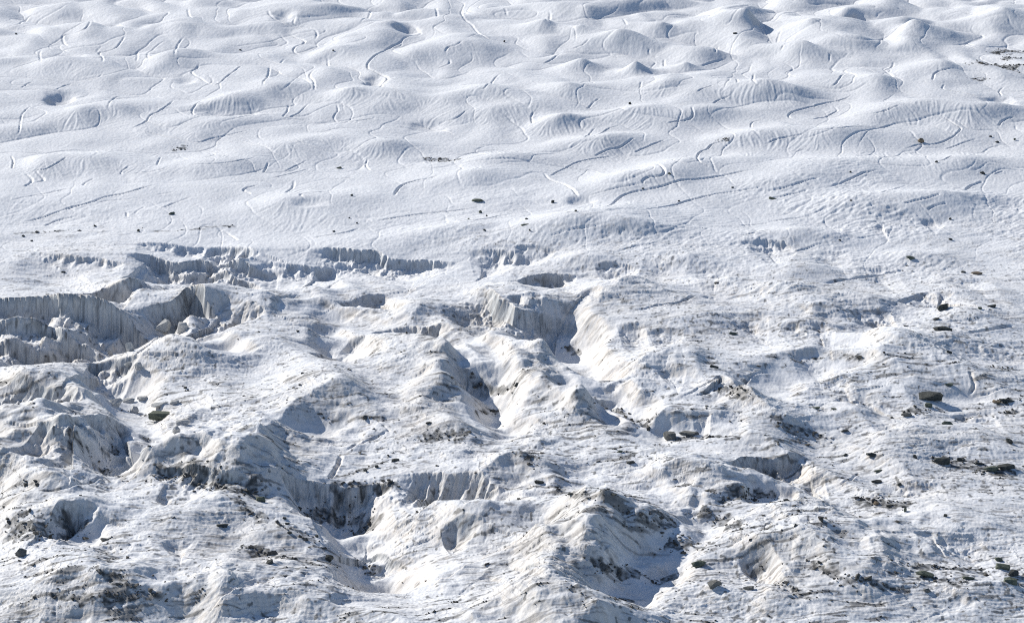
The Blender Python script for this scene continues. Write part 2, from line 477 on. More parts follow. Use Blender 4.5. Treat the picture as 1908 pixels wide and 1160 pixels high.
# flat snow floors between them
for a in [(640, 960, 80, 24, 2.0), (655, 1025, 55, 20, 2.2), (705, 1098, 50, 20, 3.0), (1195, 1045, 60, 26, 2.6), (1150, 1105, 50, 20, 1.6),
          (925, 770, 40, 28, 3.0), (905, 705, 42, 14, 2.6), (1060, 650, 55, 16, 3.0), (1035, 588, 45, 12, 3.0), (240, 712, 50, 14, 3.0),
          (230, 842, 75, 18, 3.4), (150, 975, 48, 22, 2.6), (1420, 902, 45, 13, 2.6), (1205, 785, 34, 14, 2.2), (640, 635, 45, 13, 3.0),
          (570, 792, 64, 12, 1.3), (1110, 690, 40, 8, 1.2), (1810, 740, 40, 8, 1.2), (420, 640, 45, 8, 2.0), (1330, 975, 40, 10, 1.0)]:
    hollow(a[0], a[1], a[2] * 1.1, a[3], a[4] * 1.0, 2.6)

# ice faces: lip pixels, face height px, floor length m, face width m, flute, ends
cliff([(255, 457), (300, 455), (340, 461), (385, 463)], 11, 9, 0.8, 0.4)
cliff([(385, 466), (420, 461), (455, 465), (490, 478)], [10, 24, 26, 12], 10, 2.0, 0.6)
cliff([(237, 473), (280, 477), (310, 489), (345, 492), (400, 497), (480, 499), (525, 497)], [16, 20, 22, 22, 22, 22, 10], 8, 1.2, 0.5)
cliff([(300, 511), (350, 511), (400, 515), (440, 521), (490, 532)], [9, 13, 15, 15, 8], 7, 1.0, 0.4)
cliff([(575, 464), (610, 460), (650, 462), (690, 467), (720, 476), (745, 487), (790, 487), (835, 489), (862, 497)], [12, 20, 25, 24, 22, 18, 17, 15, 8], 10, 1.8, 0.6, (0.15, 0.15))
cliff([(490, 484), (530, 492), (580, 496), (625, 501)], [6, 9, 18, 12], 8, 1.2, 0.5)
cliff([(872, 472), (900, 464), (930, 464), (965, 472), (1000, 486)], [8, 15, 16, 12, 7], 8, 2.2, 0.7, (0.3, 0.3))
cliff([(60, 472), (120, 474), (170, 482), (240, 493)], 8, 6, 0.8, 0.4, grey=0.5)
cliff([(960, 458), (1000, 457), (1040, 468)], [8, 11, 8], 8, 1.2, 0.4, grey=0.5)
cliff([(60, 562), (110, 553), (160, 548), (220, 538), (252, 537), (290, 548)], [10, 20, 24, 30, 26, 12], 16, 2.2, 0.6, (0.2, 0.1), Lk=1.4, fwl=2.0, flat=0.85)
cliff([(268, 590), (292, 570), (322, 554), (352, 549), (382, 560), (402, 588)], [14, 40, 56, 60, 52, 20], 14, 2.0, 0.35, (0.15, 0.15), grey=1.0, fwl=2.5)
cliff([(402, 545), (440, 556), (500, 585)], [20, 36, 10], 12, 6.0, 0.8, grey=0.4)
cliff([(-40, 574), (15, 574), (75, 575), (120, 578), (175, 582), (230, 595), (290, 610), (312, 622)], [28, 28, 30, 38, 46, 46, 34, 16], 10, 2.2, 0.45, (0.1, 0.1), rim=2.2, fwl=2.6, Lk=4.5, floor=.25, flat=0.85)
cliff([(-40, 610), (15, 612), (60, 617), (100, 626), (150, 644), (200, 660)], [24, 24, 24, 26, 24, 10], 9, 1.4, 0.4, rim=1.0, fwl=2.0, Lk=4.5, floor=.25, flat=0.85)
cliff([(-40, 636), (15, 642), (50, 646), (90, 660), (112, 672), (165, 678)], [36, 38, 36, 32, 30, 34], 10, 1.6, 0.4, (0.1, 0.05), rim=0.6, fwl=2.0, flat=0.85)
cliff([(165, 678), (200, 674), (235, 664), (262, 660)], [40, 40, 36, 18], 10, 1.6, 0.5, (0.05, 0.2), fwl=2.0)
cliff([(15, 702), (60, 706), (120, 722), (180, 752)], [16, 24, 22, 10], 10, 3.0, 0.4, grey=0.8)
cliff([(75, 778), (110, 775), (145, 776), (156, 790)], [36, 42, 42, 26], 9, 1.6, 0.25, (0.1, 0.02), fwl=3)
cliff([(156, 782), (190, 786), (225, 800), (262, 822)], [34, 36, 32, 16], 9, 2.0, 0.3, (0.02, 0.2), fwl=3)
cliff([(522, 880), (545, 889), (575, 895), (615, 902), (650, 906), (690, 908), (722, 904), (740, 898)], [34, 42, 32, 26, 22, 26, 28, 18], 11, 1.6, 0.7, (0.08, 0.15), fwl=1.8)
cliff([(715, 900), (780, 884), (830, 878), (880, 884), (920, 900), (945, 925)], [20, 34, 42, 40, 34, 18], 16, 6.0, 0.8, grey=0.45)
cliff([(890, 925), (930, 915), (960, 925)], [16, 28, 12], 8, 3.0, 0.8, grey=0.7)
cliff([(820, 992), (850, 965), (870, 960), (900, 985)], [16, 44, 50, 14], 9, 4.0, 0.7, grey=0.8)
cliff([(225, 842), (262, 840), (285, 850)], [16, 34, 20], 7, 1.8, 0.3)
cliff([(290, 878), (330, 874), (390, 876), (400, 886), (460, 905)], [8, 12, 16, 14, 10], 5, 1.0, 0.4, rim=0.6)
cliff([(1360, 862), (1400, 853), (1450, 848), (1490, 850), (1515, 860)], [24, 36, 36, 28, 12], 10, 1.8, 0.6, fwl=1.8)
cliff([(1488, 908), (1510, 896), (1535, 888)], [10, 20, 12], 6, 2.0, 0.5, grey=0.7)
cliff([(1108, 497), (1128, 490), (1160, 491), (1200, 502)], [8, 15, 16, 8], 7, 1.6, 0.7, (0.3, 0.2))
cliff([(960, 524), (1000, 514), (1040, 508), (1075, 514)], [14, 24, 26, 12], 9, 1.6, 0.6, Lk=2)
cliff([(630, 572), (660, 562), (690, 550), (715, 548)], [14, 28, 32, 14], 12, 3.0, 0.8, Lk=1.7)
cliff([(905, 540), (940, 556), (962, 578), (1000, 590), (1040, 600), (1085, 604)], [10, 22, 30, 28, 22, 12], 12, 1.8, 0.7, (0.1, 0.15), fwl=1.6, Lk=1.8, flat=0.3)
cliff([(945, 552), (985, 545), (1010, 548)], [18, 26, 12], 9, 1.6, 0.6, Lk=2)
cliff([(690, 624), (740, 612), (800, 608), (845, 618)], [12, 28, 26, 10], 9, 3.0, 0.8, grey=0.5)
cliff([(570, 652), (600, 655), (640, 652)], [8, 12, 8], 6, 1.4, 0.5, grey=0.5)
cliff([(650, 632), (670, 628), (685, 625)], [10, 20, 10], 6, 1.5, 0.5)
cliff([(850, 690), (872, 685), (900, 712), (925, 735)], [22, 36, 34, 12], 9, 3.0, 0.6, fwl=2)
cliff([(1375, 455), (1420, 446), (1450, 449), (1490, 460)], [6, 12, 15, 9], 8, 2.0, 0.8, (0.3, 0.3), grey=0.7)
cliff([(1598, 420), (1640, 413), (1665, 418)], [6, 10, 6], 7, 1.6, 0.7, (0.3, 0.3), grey=0.6)
cliff([(1715, 410), (1740, 408), (1765, 416)], [6, 10, 6], 8, 2.0, 0.4, grey=0.4)
cliff([(1580, 582), (1620, 574), (1660, 580)], [10, 22, 12], 8, 3.0, 0.6, grey=0.7)
cliff([(1455, 606), (1480, 600), (1520, 599), (1560, 609)], [8, 14, 14, 8], 7, 2.0, 0.5, grey=0.7)
cliff([(1672, 566), (1700, 552), (1728, 545)], [6, 16, 12], 7, 1.4, 0.4)
cliff([(1740, 545), (1755, 542), (1780, 548)], [8, 14, 8], 6, 2.0, 0.5, grey=0.6)
cliff([(1770, 778), (1800, 770), (1850, 768)], [8, 14, 8], 7, 1.4, 0.5, grey=0.8)
cliff([(1550, 746), (1580, 730), (1610, 724)], [8, 18, 8], 7, 2.5, 0.5, grey=0.6)
cliff([(1530, 712), (1560, 705), (1585, 704)], [6, 12, 6], 6, 2.0, 0.5, grey=0.6)
cliff([(1150, 608), (1175, 604), (1200, 602)], [8, 16, 8], 7, 3.0, 0.6, grey=0.5)
cliff([(1225, 695), (1250, 690), (1280, 694)], [8, 14, 8], 7, 2.0, 0.5, grey=0.5)
cliff([(1290, 770), (1310, 768), (1325, 770)], [8, 16, 8], 6, 2.0, 0.5, grey=0.5)
for lx_, ly_, lw_, lh_ in [(1245, 470, 60, 9), (1330, 505, 50, 8), (1540, 470, 60, 9), (1620, 500, 70, 10), (1390, 585, 60, 11),
                          (1240, 615, 50, 12), (1510, 655, 60, 12), (1800, 520, 60, 9), (1840, 640, 60, 10), (1700, 900, 80, 14), (1780, 1000, 70, 16), (420, 760, 60, 14)]:
    cliff([(lx_ - lw_ * .7, ly_ + 1), (lx_, ly_ - 1), (lx_ + lw_ * .7, ly_ + 1)], [lh_ * .6, lh_, lh_ * .6], 9, 2.2, 0.6, (0.3, 0.3), grey=0.5)
cliff([(1094, 538), (1110, 535), (1135, 545)], [8, 14, 8], 6, 1.6, 0.5, grey=0.8)
cliff([(1330, 712), (1345, 699), (1373, 722)], [18, 32, 14], 7, 1.8, 0.3, (0.02, 0.15))
cliff([(1112, 755), (1130, 746), (1150, 758)], [20, 42, 16], 7, 3.0, 0.7, grey=1.0)
cliff([(670, 1046), (700, 1035), (725, 1042), (750, 1060)], [14, 26, 28, 12], 7, 1.4, 0.7)
cliff([(655, 1010), (690, 1000), (740, 1004)], [8, 12, 8], 6, 1.4, 0.6, grey=0.6)
cliff([(108, 930), (125, 936), (150, 932), (170, 955)], [20, 40, 40, 16], 8, 2.0, 0.3, fwl=3)
cliff([(140, 925), (170, 938), (186, 944)], [12, 14, 8], 5, 1.0, 0.4, grey=0.7)
cliff([(175, 1012), (210, 1012), (250, 1014)], [10, 14, 10], 6, 1.2, 0.5, grey=0.7)
cliff([(280, 928), (300, 925), (322, 930)], [10, 20, 12], 6, 2.0, 0.4, grey=0.5)
cliff([(300, 1010), (340, 1005), (370, 1010)], [10, 18, 12], 8, 3.0, 0.5, grey=0.4)
cliff([(110, 1010), (125, 1008), (145, 1010)], [8, 12, 8], 6, 1.2, 0.4, grey=0.6)
cliff([(1370, 1040), (1400, 1018), (1432, 1000)], [16, 36, 16], 9, 5.0, 0.6, grey=0.4)
cliff([(1255, 1075), (1300, 1072), (1345, 1080)], [8, 14, 8], 6, 1.4, 0.4, grey=0.5)
cliff([(1430, 965), (1455, 960), (1480, 962)], [6, 12, 6], 6, 1.4, 0.4, grey=0.6)
cliff([(1700, 992), (1730, 990), (1745, 992)], [8, 14, 8], 6, 1.4, 0.4, grey=0.5)
cliff([(890, 1085), (930, 1050), (960, 1040)], [12, 24, 12], 9, 4.0, 0.6, grey=0.6)

# --- melt channels: (pixels..., width, depth)
CH = [
    ([(15, 52), (35, 45), (52, 34), (75, 26)], .8), ([(175, 33), (165, 47), (145, 60), (120, 66), (118, 78), (130, 90)], .9),
    ([(235, 62), (226, 78), (215, 90), (195, 97), (185, 100), (192, 110), (188, 120)], .9), ([(345, 65), (338, 75), (330, 88), (325, 108)], .8),
    ([(310, 75), (290, 88), (275, 100), (278, 112)], .7), ([(374, 113), (368, 126), (357, 135), (375, 147), (398, 158), (415, 150), (440, 130), (462, 120)], .9),
    ([(80, 92), (74, 100), (76, 116)], .7), ([(255, 95), (256, 105), (254, 115)], .7), ([(350, 15), (352, 28), (358, 34)], .8),
    ([(325, 185), (310, 198), (295, 208), (280, 215), (270, 228), (242, 242)], 1.1), ([(232, 178), (212, 184), (202, 198), (200, 204)], .9),
    ([(378, 186), (365, 195), (358, 208), (364, 215)], .9), ([(60, 196), (42, 212), (38, 228), (36, 245), (25, 255)], .7), ([(190, 138), (180, 146), (160, 150)], .7),
    ([(105, 168), (120, 160), (135, 156)], .9), ([(40, 164), (50, 157), (60, 153)], .9), ([(240, 243), (290, 250), (330, 258), (370, 265), (400, 257), (440, 248), (480, 240)], .8),
    ([(497, 17), (505, 30), (520, 40), (545, 50), (580, 55)], .9), ([(540, 40), (550, 30), (548, 45), (575, 52), (590, 60), (588, 75)], .8),
    ([(535, 62), (550, 70), (568, 78), (550, 88), (548, 96), (562, 104)], 1.1), ([(692, 17), (688, 30), (672, 44)], .8), ([(610, 108), (612, 124)], .8),
    ([(530, 110), (523, 118)], .8), ([(503, 122), (500, 140), (492, 150), (490, 160)], 1.0), ([(585, 130), (577, 142), (585, 152), (586, 170)], 1.0),
    ([(757, 68), (745, 80), (725, 90), (710, 98), (690, 112), (685, 126), (700, 134), (722, 145), (712, 158), (708, 166)], 1.2),
    ([(860, 17), (862, 30), (880, 48), (900, 66), (925, 80)], 1.0), ([(862, 76), (850, 84), (835, 88), (830, 98)], .9), ([(815, 128), (835, 120), (838, 112), (830, 110)], .8),
    ([(935, 136), (918, 152), (905, 162), (880, 165)], .9), ([(812, 15), (815, 32)], .8), ([(538, 195), (535, 208), (525, 218)], .9), ([(575, 192), (560, 208), (540, 218), (520, 223)], .9),
    ([(625, 190), (630, 205), (622, 220), (640, 228), (690, 222), (700, 216)], .8), ([(840, 222), (820, 230), (850, 220), (870, 205)], .9),
    ([(755, 228), (800, 240), (850, 252)], .8), ([(940, 15), (945, 30)], .7), ([(1020, 20), (1025, 30), (1018, 42)], .8), ([(1160, 35), (1168, 48)], .8),
    ([(1046, 98), (1030, 110), (1012, 119)], 1.0), ([(1098, 72), (1085, 84), (1065, 92)], .8), ([(1210, 90), (1210, 100), (1225, 106)], .8), ([(1237, 110), (1238, 124)], 1.0),
    ([(1338, 85), (1333, 94), (1338, 100)], .8), ([(1355, 108), (1330, 116), (1305, 123)], .9), ([(1405, 135), (1402, 147), (1412, 158), (1430, 155)], .9),
    ([(1195, 152), (1192, 166)], .9), ([(1330, 158), (1310, 165), (1298, 172)], .9), ([(1370, 146), (1374, 152), (1368, 156)], .8), ([(1362, 178), (1340, 186), (1328, 193)], .9),
    ([(1288, 198), (1290, 218), (1262, 226), (1242, 230)], 1.3), ([(1118, 183), (1105, 192), (1092, 203)], 1.0), ([(995, 208), (990, 218), (992, 230)], 1.2),
    ([(1110, 238), (1100, 248), (1090, 256)], 1.0), ([(1165, 232), (1130, 242), (1105, 255)], 1.0), ([(1183, 256), (1160, 272), (1130, 280), (1105, 292)], 1.3),
    ([(1240, 260), (1210, 272), (1180, 285)], 1.3), ([(1370, 262), (1330, 268), (1318, 278), (1302, 286), (1300, 296), (1318, 308), (1316, 314)], 1.4),
    ([(1425, 224), (1402, 228), (1400, 238)], .9), ([(1588, 175), (1575, 184), (1540, 192), (1500, 202), (1475, 210), (1470, 218), (1485, 224)], 1.2),
    ([(1552, 198), (1560, 206), (1545, 215), (1512, 223)], 1.1), ([(1678, 195), (1650, 206), (1620, 213)], 1.0), ([(1780, 127), (1745, 135), (1740, 142), (1737, 150)], 1.1),
    ([(1455, 57), (1450, 70), (1448, 80)], .9), ([(1460, 84), (1455, 94)], .9), ([(1546, 100), (1546, 115)], .8), ([(1573, 138), (1562, 150), (1550, 162)], 1.0),
    ([(1665, 115), (1662, 125), (1645, 132)], .9), ([(1655, 135), (1665, 144)], .9), ([(1760, 156), (1758, 166), (1790, 172), (1830, 185)], .9), ([(1870, 162), (1862, 170), (1866, 180)], 1.1),
    ([(1505, 247), (1475, 254), (1445, 260), (1430, 268)], 1.1), ([(1735, 212), (1760, 220), (1780, 232), (1790, 240), (1775, 255), (1745, 268), (1710, 270), (1685, 278)], 1.1),
    ([(1820, 258), (1790, 268), (1760, 278)], 1.0), ([(1890, 218), (1870, 224), (1860, 235)], 1.3), ([(1640, 235), (1560, 238), (1500, 246)], .8), ([(1672, 15), (1690, 25)], .7),
    ([(1012, 320), (1022, 332), (1055, 345), (1075, 362), (1078, 370)], 1.5), ([(1150, 290), (1085, 300), (1060, 310), (1022, 330)], 1.3), ([(1224, 305), (1238, 323), (1205, 331), (1200, 340), (1230, 344)], 1.4),
    ([(1420, 313), (1330, 330), (1230, 348), (1180, 358), (1150, 372), (1125, 387)], 1.5), ([(1440, 345), (1360, 358), (1290, 372), (1240, 385), (1195, 393)], 1.2),
    ([(1095, 365), (1130, 355), (1180, 344), (1200, 342)], .9), ([(1640, 316), (1600, 326), (1570, 340), (1545, 348)], 1.4), ([(1530, 330), (1490, 340), (1460, 350), (1430, 355)], 1.1),
    ([(1510, 352), (1480, 360), (1430, 372)], 1.0), ([(1832, 337), (1810, 346), (1798, 354)], 1.5), ([(1755, 360), (1730, 368), (1710, 372), (1680, 380)], 1.3), ([(1765, 377), (1740, 384), (1728, 392)], 1.1),
    ([(1775, 290), (1762, 296), (1750, 300)], 1.2), ([(1870, 318), (1852, 325)], 1.1), ([(1690, 345), (1640, 360)], .7),
    ([(820, 325), (800, 332), (770, 338), (745, 348), (733, 365)], 1.5), ([(905, 383), (850, 392), (790, 398), (745, 404), (700, 412)], 1.3), ([(670, 425), (640, 434), (600, 440), (580, 443)], 1.3),
    ([(960, 397), (900, 408), (838, 415)], 1.0), ([(960, 423), (930, 430)], 1.2), ([(1100, 420), (1060, 428), (1020, 440)], .8), ([(660, 400), (695, 412)], .7), ([(685, 295), (682, 308), (690, 318)], 1.0),
    ([(500, 302), (495, 315), (490, 322)], 1.2), ([(572, 298), (545, 312), (530, 320)], .9), ([(578, 314), (540, 324), (505, 332)], .9), ([(548, 335), (545, 350), (530, 360)], 1.1),
    ([(615, 335), (660, 330)], .9), ([(640, 355), (590, 358), (560, 362), (570, 372)], .9), ([(125, 292), (105, 305), (85, 315), (60, 318)], 1.3), ([(45, 322), (60, 335), (50, 345), (40, 348)], 1.0),
    ([(65, 318), (82, 335), (65, 340)], 1.1), ([(240, 310), (228, 318), (225, 325)], 1.0), ([(312, 312), (290, 318), (245, 324)], .8), ([(300, 292), (292, 308)], 1.0), ([(175, 332), (160, 340), (155, 346)], 1.0),
    ([(300, 342), (240, 358), (200, 366), (160, 380), (120, 390), (80, 405), (30, 416)], 1.3), ([(15, 376), (50, 366), (110, 355), (140, 350)], .9), ([(145, 402), (110, 410), (80, 421)], 1.2),
    ([(250, 370), (200, 374), (180, 378)], .9), ([(325, 357), (290, 363)], .9), ([(355, 367), (325, 378), (300, 388)], .9), ([(235, 396), (238, 404)], 1.0), ([(270, 384), (250, 398)], .8),
    ([(480, 345), (460, 350), (455, 355), (470, 362)], 1.2), ([(20, 290), (25, 300), (22, 315)], 1.3), ([(400, 425), (420, 432), (445, 448)], 1.1), ([(480, 292), (440, 300), (400, 305), (340, 308)], .8),
    ([(1325, 553), (1270, 562), (1220, 570), (1180, 580)], 1.4), ([(1700, 502), (1650, 510), (1600, 518), (1530, 527)], 1.7), ([(1535, 452), (1510, 460), (1480, 470)], 1.2),
    ([(1225, 453), (1190, 458), (1160, 464)], 1.3), ([(1435, 415), (1380, 420)], 1.0), ([(1440, 427), (1400, 435), (1370, 440)], 1.2), ([(1140, 413), (1100, 422), (1060, 428)], .9),
    ([(1520, 400), (1470, 408), (1430, 413)], .9), ([(1890, 606), (1850, 614), (1800, 620)], 1.8), ([(1890, 722), (1850, 730), (1810, 738)], 1.0), ([(1806, 690), (1815, 715), (1808, 735)], 1.4),
    ([(730, 800), (700, 815), (660, 830), (645, 842)], 1.3), ([(610, 840), (635, 850), (625, 875), (612, 892)], 1.6), ([(700, 780), (728, 805)], .8), ([(70, 915), (130, 905), (190, 890)], 1.2),
    ([(1430, 692), (1400, 700), (1378, 712)], 1.2), ([(300, 1060), (400, 1062), (450, 1056)], .8), ([(1600, 880), (1580, 895), (1555, 910)], .9), ([(1170, 615), (1150, 625), (1100, 640)], .7),
    ([(1100, 690), (1160, 680), (1200, 665)], .8), ([(175, 882), (190, 890), (198, 900)], 1.2),
]
for pts, w in CH:
    py = pts[0][1]
    k = 0.85 - 0.2 * (py < 330)
    channel(pts, w * 0.34 * k, w * 0.52)
#==END SHAPES==
def gradients(A):
    gy = np.gradient(A, YI, axis=0)
    gx = np.gradient(A, AJ, axis=1) / TI[:, None]
    return gx.astype(f32), gy.astype(f32)


DY = np.gradient(YI).astype(f32)[:, None]


def crease(n_, w_):
    a_, b_ = gradients(n_)
    return np.exp(-(np.abs(n_) / (w_ + 0.75 * np.abs(b_) * DY)) ** 2)


# ------------------------------------------------------------------ natural channels along the creases of the hummock field
e1 = crease(n1, 0.009) * np.maximum(upper, mid * .8) * sstep(-0.5, 0.1, perlin(X / 40, Y / 40, 71))
e2 = crease(n2, 0.011) * np.maximum(upper, mid) * sstep(-0.05, 0.2, perlin(X / 45, Y / 45, 72))
n3 = perlin(wx_ / 26 + 15, wy_ / 50 + 9, 33)
e3 = crease(n3 + 0.12, 0.008) * np.maximum(upper, mid) * sstep(-0.2, 0.15, perlin(X / 35, Y / 60, 73))
Z -= ((0.25 * e1 + 0.19 * e2 + 0.21 * e3) * dense).astype(f32)


# ------------------------------------------------------------------ surface run-off streaks that follow the slope
def gradients(A):
    gy = np.gradient(A, YI, axis=0)
    gx = np.gradient(A, AJ, axis=1) / TI[:, None]
    # rows share Y, so the across derivative at fixed row is d/dX directly
    return gx.astype(f32), gy.astype(f32)


def blur(A, n):
    for _ in range(n):
        B = A.copy()
        B[1:-1] = (A[:-2] + 2 * A[1:-1] + A[2:]) * 0.25
        A = B.copy()
        A[:, 1:-1] = (B[:, :-2] + 2 * B[:, 1:-1] + B[:, 2:]) * 0.25
    return A


ZS = blur(Z, 10)
gx, gy = gradients(ZS)
gx += 0.10 * perlin(X / 25, Y / 25, 81)
gy += 0.10 * perlin(X / 25, Y / 25, 82)
gm = np.sqrt(gx * gx + gy * gy) + 1e-5
ux, uy = gx / gm, gy / gm
rix = np.arange(NR)


def lookup(A, x, y):
    r = np.interp(y, YI, rix)
    ri = np.clip(np.rint(r).astype(np.int32), 0, NR - 1)
    t = TI.astype(f32)[ri]
    pxv = CX + x / t * FPX
    c = np.clip(np.rint(np.interp(pxv, cols, np.arange(NC))).astype(np.int32), 0, NC - 1)
    return A[0][ri, c], A[1][ri, c]


def streaks(wl, step, n, seed):
    acc = perlin(X / wl, Y / wl, seed)
    for sgn in (1, -1):
        x, y = X.copy(), Y.copy()
        vx, vy = ux * sgn, uy * sgn
        for k in range(n):
            x = x + vx * step
            y = y + vy * step
            acc = acc + perlin(x / wl, y / wl, seed) * (1 - (k + 1) / (n + 1))
            if k % 2 == 1:
                a, b = lookup((ux, uy), x, y)
                vx, vy = a * sgn, b * sgn
    return acc / math.sqrt(n)


S1 = streaks(0.95, 0.8, 8, 91)
S2 = streaks(2.1, 1.6, 5, 92)
S3 = streaks(1.9, 1.5, 8, 93)
slope0 = np.sqrt(gx * gx + gy * gy)
sw = sstep(0.02, 0.22, slope0)
Z += (dense * (S3 * 0.06 * farw * upper + S1 * (0.07 + 0.10 * upper * (1 - farw) - 0.06 * farw) + S2 * (0.06 - 0.02 * upper)) * (0.25 + 0.75 * sw) * (1 - 0.45 * FLAT)).astype(f32)
# sun cups and broken crust
rough = (0.15 + 0.85 * sstep(-0.3, 0.45, fbm(X, Y, 26, 2, 101)))
def layers(deg):
    c_, s_ = math.cos(math.radians(deg)), math.sin(math.radians(deg))
    u = (X * c_ + Y * s_) / 4.6 + 0.35 * perlin(X / 9, Y / 9, 97) + 1.2 * perlin(X / 40, Y / 40, 95)
    v = (-X * s_ + Y * c_) / 1.1 + 0.6 * perlin(X / 7, Y / 7, 98) + 2.2 * perlin(X / 40, Y / 40, 96)
    return u, v


wB = np.clip(sstep(560, 430, PYR + 30 * perlin(X / 30, Y / 30, 94)) * (0.4 + 0.6 * sstep(300, 900, PXC)), 0, 1)
fuA, fvA = layers(7)
fuB, fvB = layers(38)


def lay_noise(ku, kv, sd, ab=False):
    a_ = perlin(fuA * ku, fvA * kv, sd)
    b_ = perlin(fuB * ku, fvB * kv, sd)
    if ab:
        a_, b_ = np.abs(a_), np.abs(b_)
    return a_ * (1 - wB) + b_ * wB


F1 = lay_noise(1, 1, 103, True) + 0.5 * lay_noise(2.1, 1.9, 104, True)
F2 = lay_noise(.31, .28, 105) + 0.5 * lay_noise(.62, .59, 106)
F3 = lay_noise(1.7, 0.9, 108)
chopw = np.clip(sstep(300, 430, edge_) * sstep(760, 560, edge_) * (0.45 + 0.55 * rightw), 0, 1) * sstep(-0.5, 0.2, fbm(X, Y, 35, 2, 109))
cup = fbm(X, Y * 0.8, 1.5, 2, 111, 0.6)
cup2 = np.abs(fbm(X + 0.5 * Y + S2, Y * 1.3 - .3 * X, 7.0, 4, 115, 0.5))
Z += (dense * (lower * (1 - 0.75 * FLAT) * (1 - 0.5 * DIRT) * (rough * 0.03 * cup + 0.23 * (0.3 + 0.7 * rough) * (0.5 - F1) + 0.24 * F2 + 0.08 * rough * (0.25 - cup2)) + mid * (0.05 * cup + 0.10 * rough * (0.4 - F1) + 0.10 * F2) + upper * 0.05 * cup + 0.22 * chopw * (F3 + 0.5 * np.abs(cup)) + 0.045 * perlin(X / .6, Y / .9, 119))).astype(f32)
# layered steps (outcropping ice layers) on the broken ground
lay = (Z * 1.4 + 0.30 * X * 0.35 + Y * 0.16 + 1.2 * fbm(X, Y, 22, 3, 121))
saw = lay - np.floor(lay)
stepz = (saw ** 3 - 0.3)
layw = lower * dense * (1 - FLAT) * sstep(0.0, 0.4, fbm(X, Y, 20, 2, 125) + 0.1)
Z += (0.14 * layw * stepz).astype(f32)

# ------------------------------------------------------------------ colour of the ice, worked out from slope, layers and grit
GX, GY = gradients(Z)
SL = np.sqrt(GX * GX + GY * GY)
SLs = np.sqrt(np.square(gradients(blur(Z, 2))[0]) + np.square(gradients(blur(Z, 2))[1]))
LOW = (Z - blur(Z, 14))

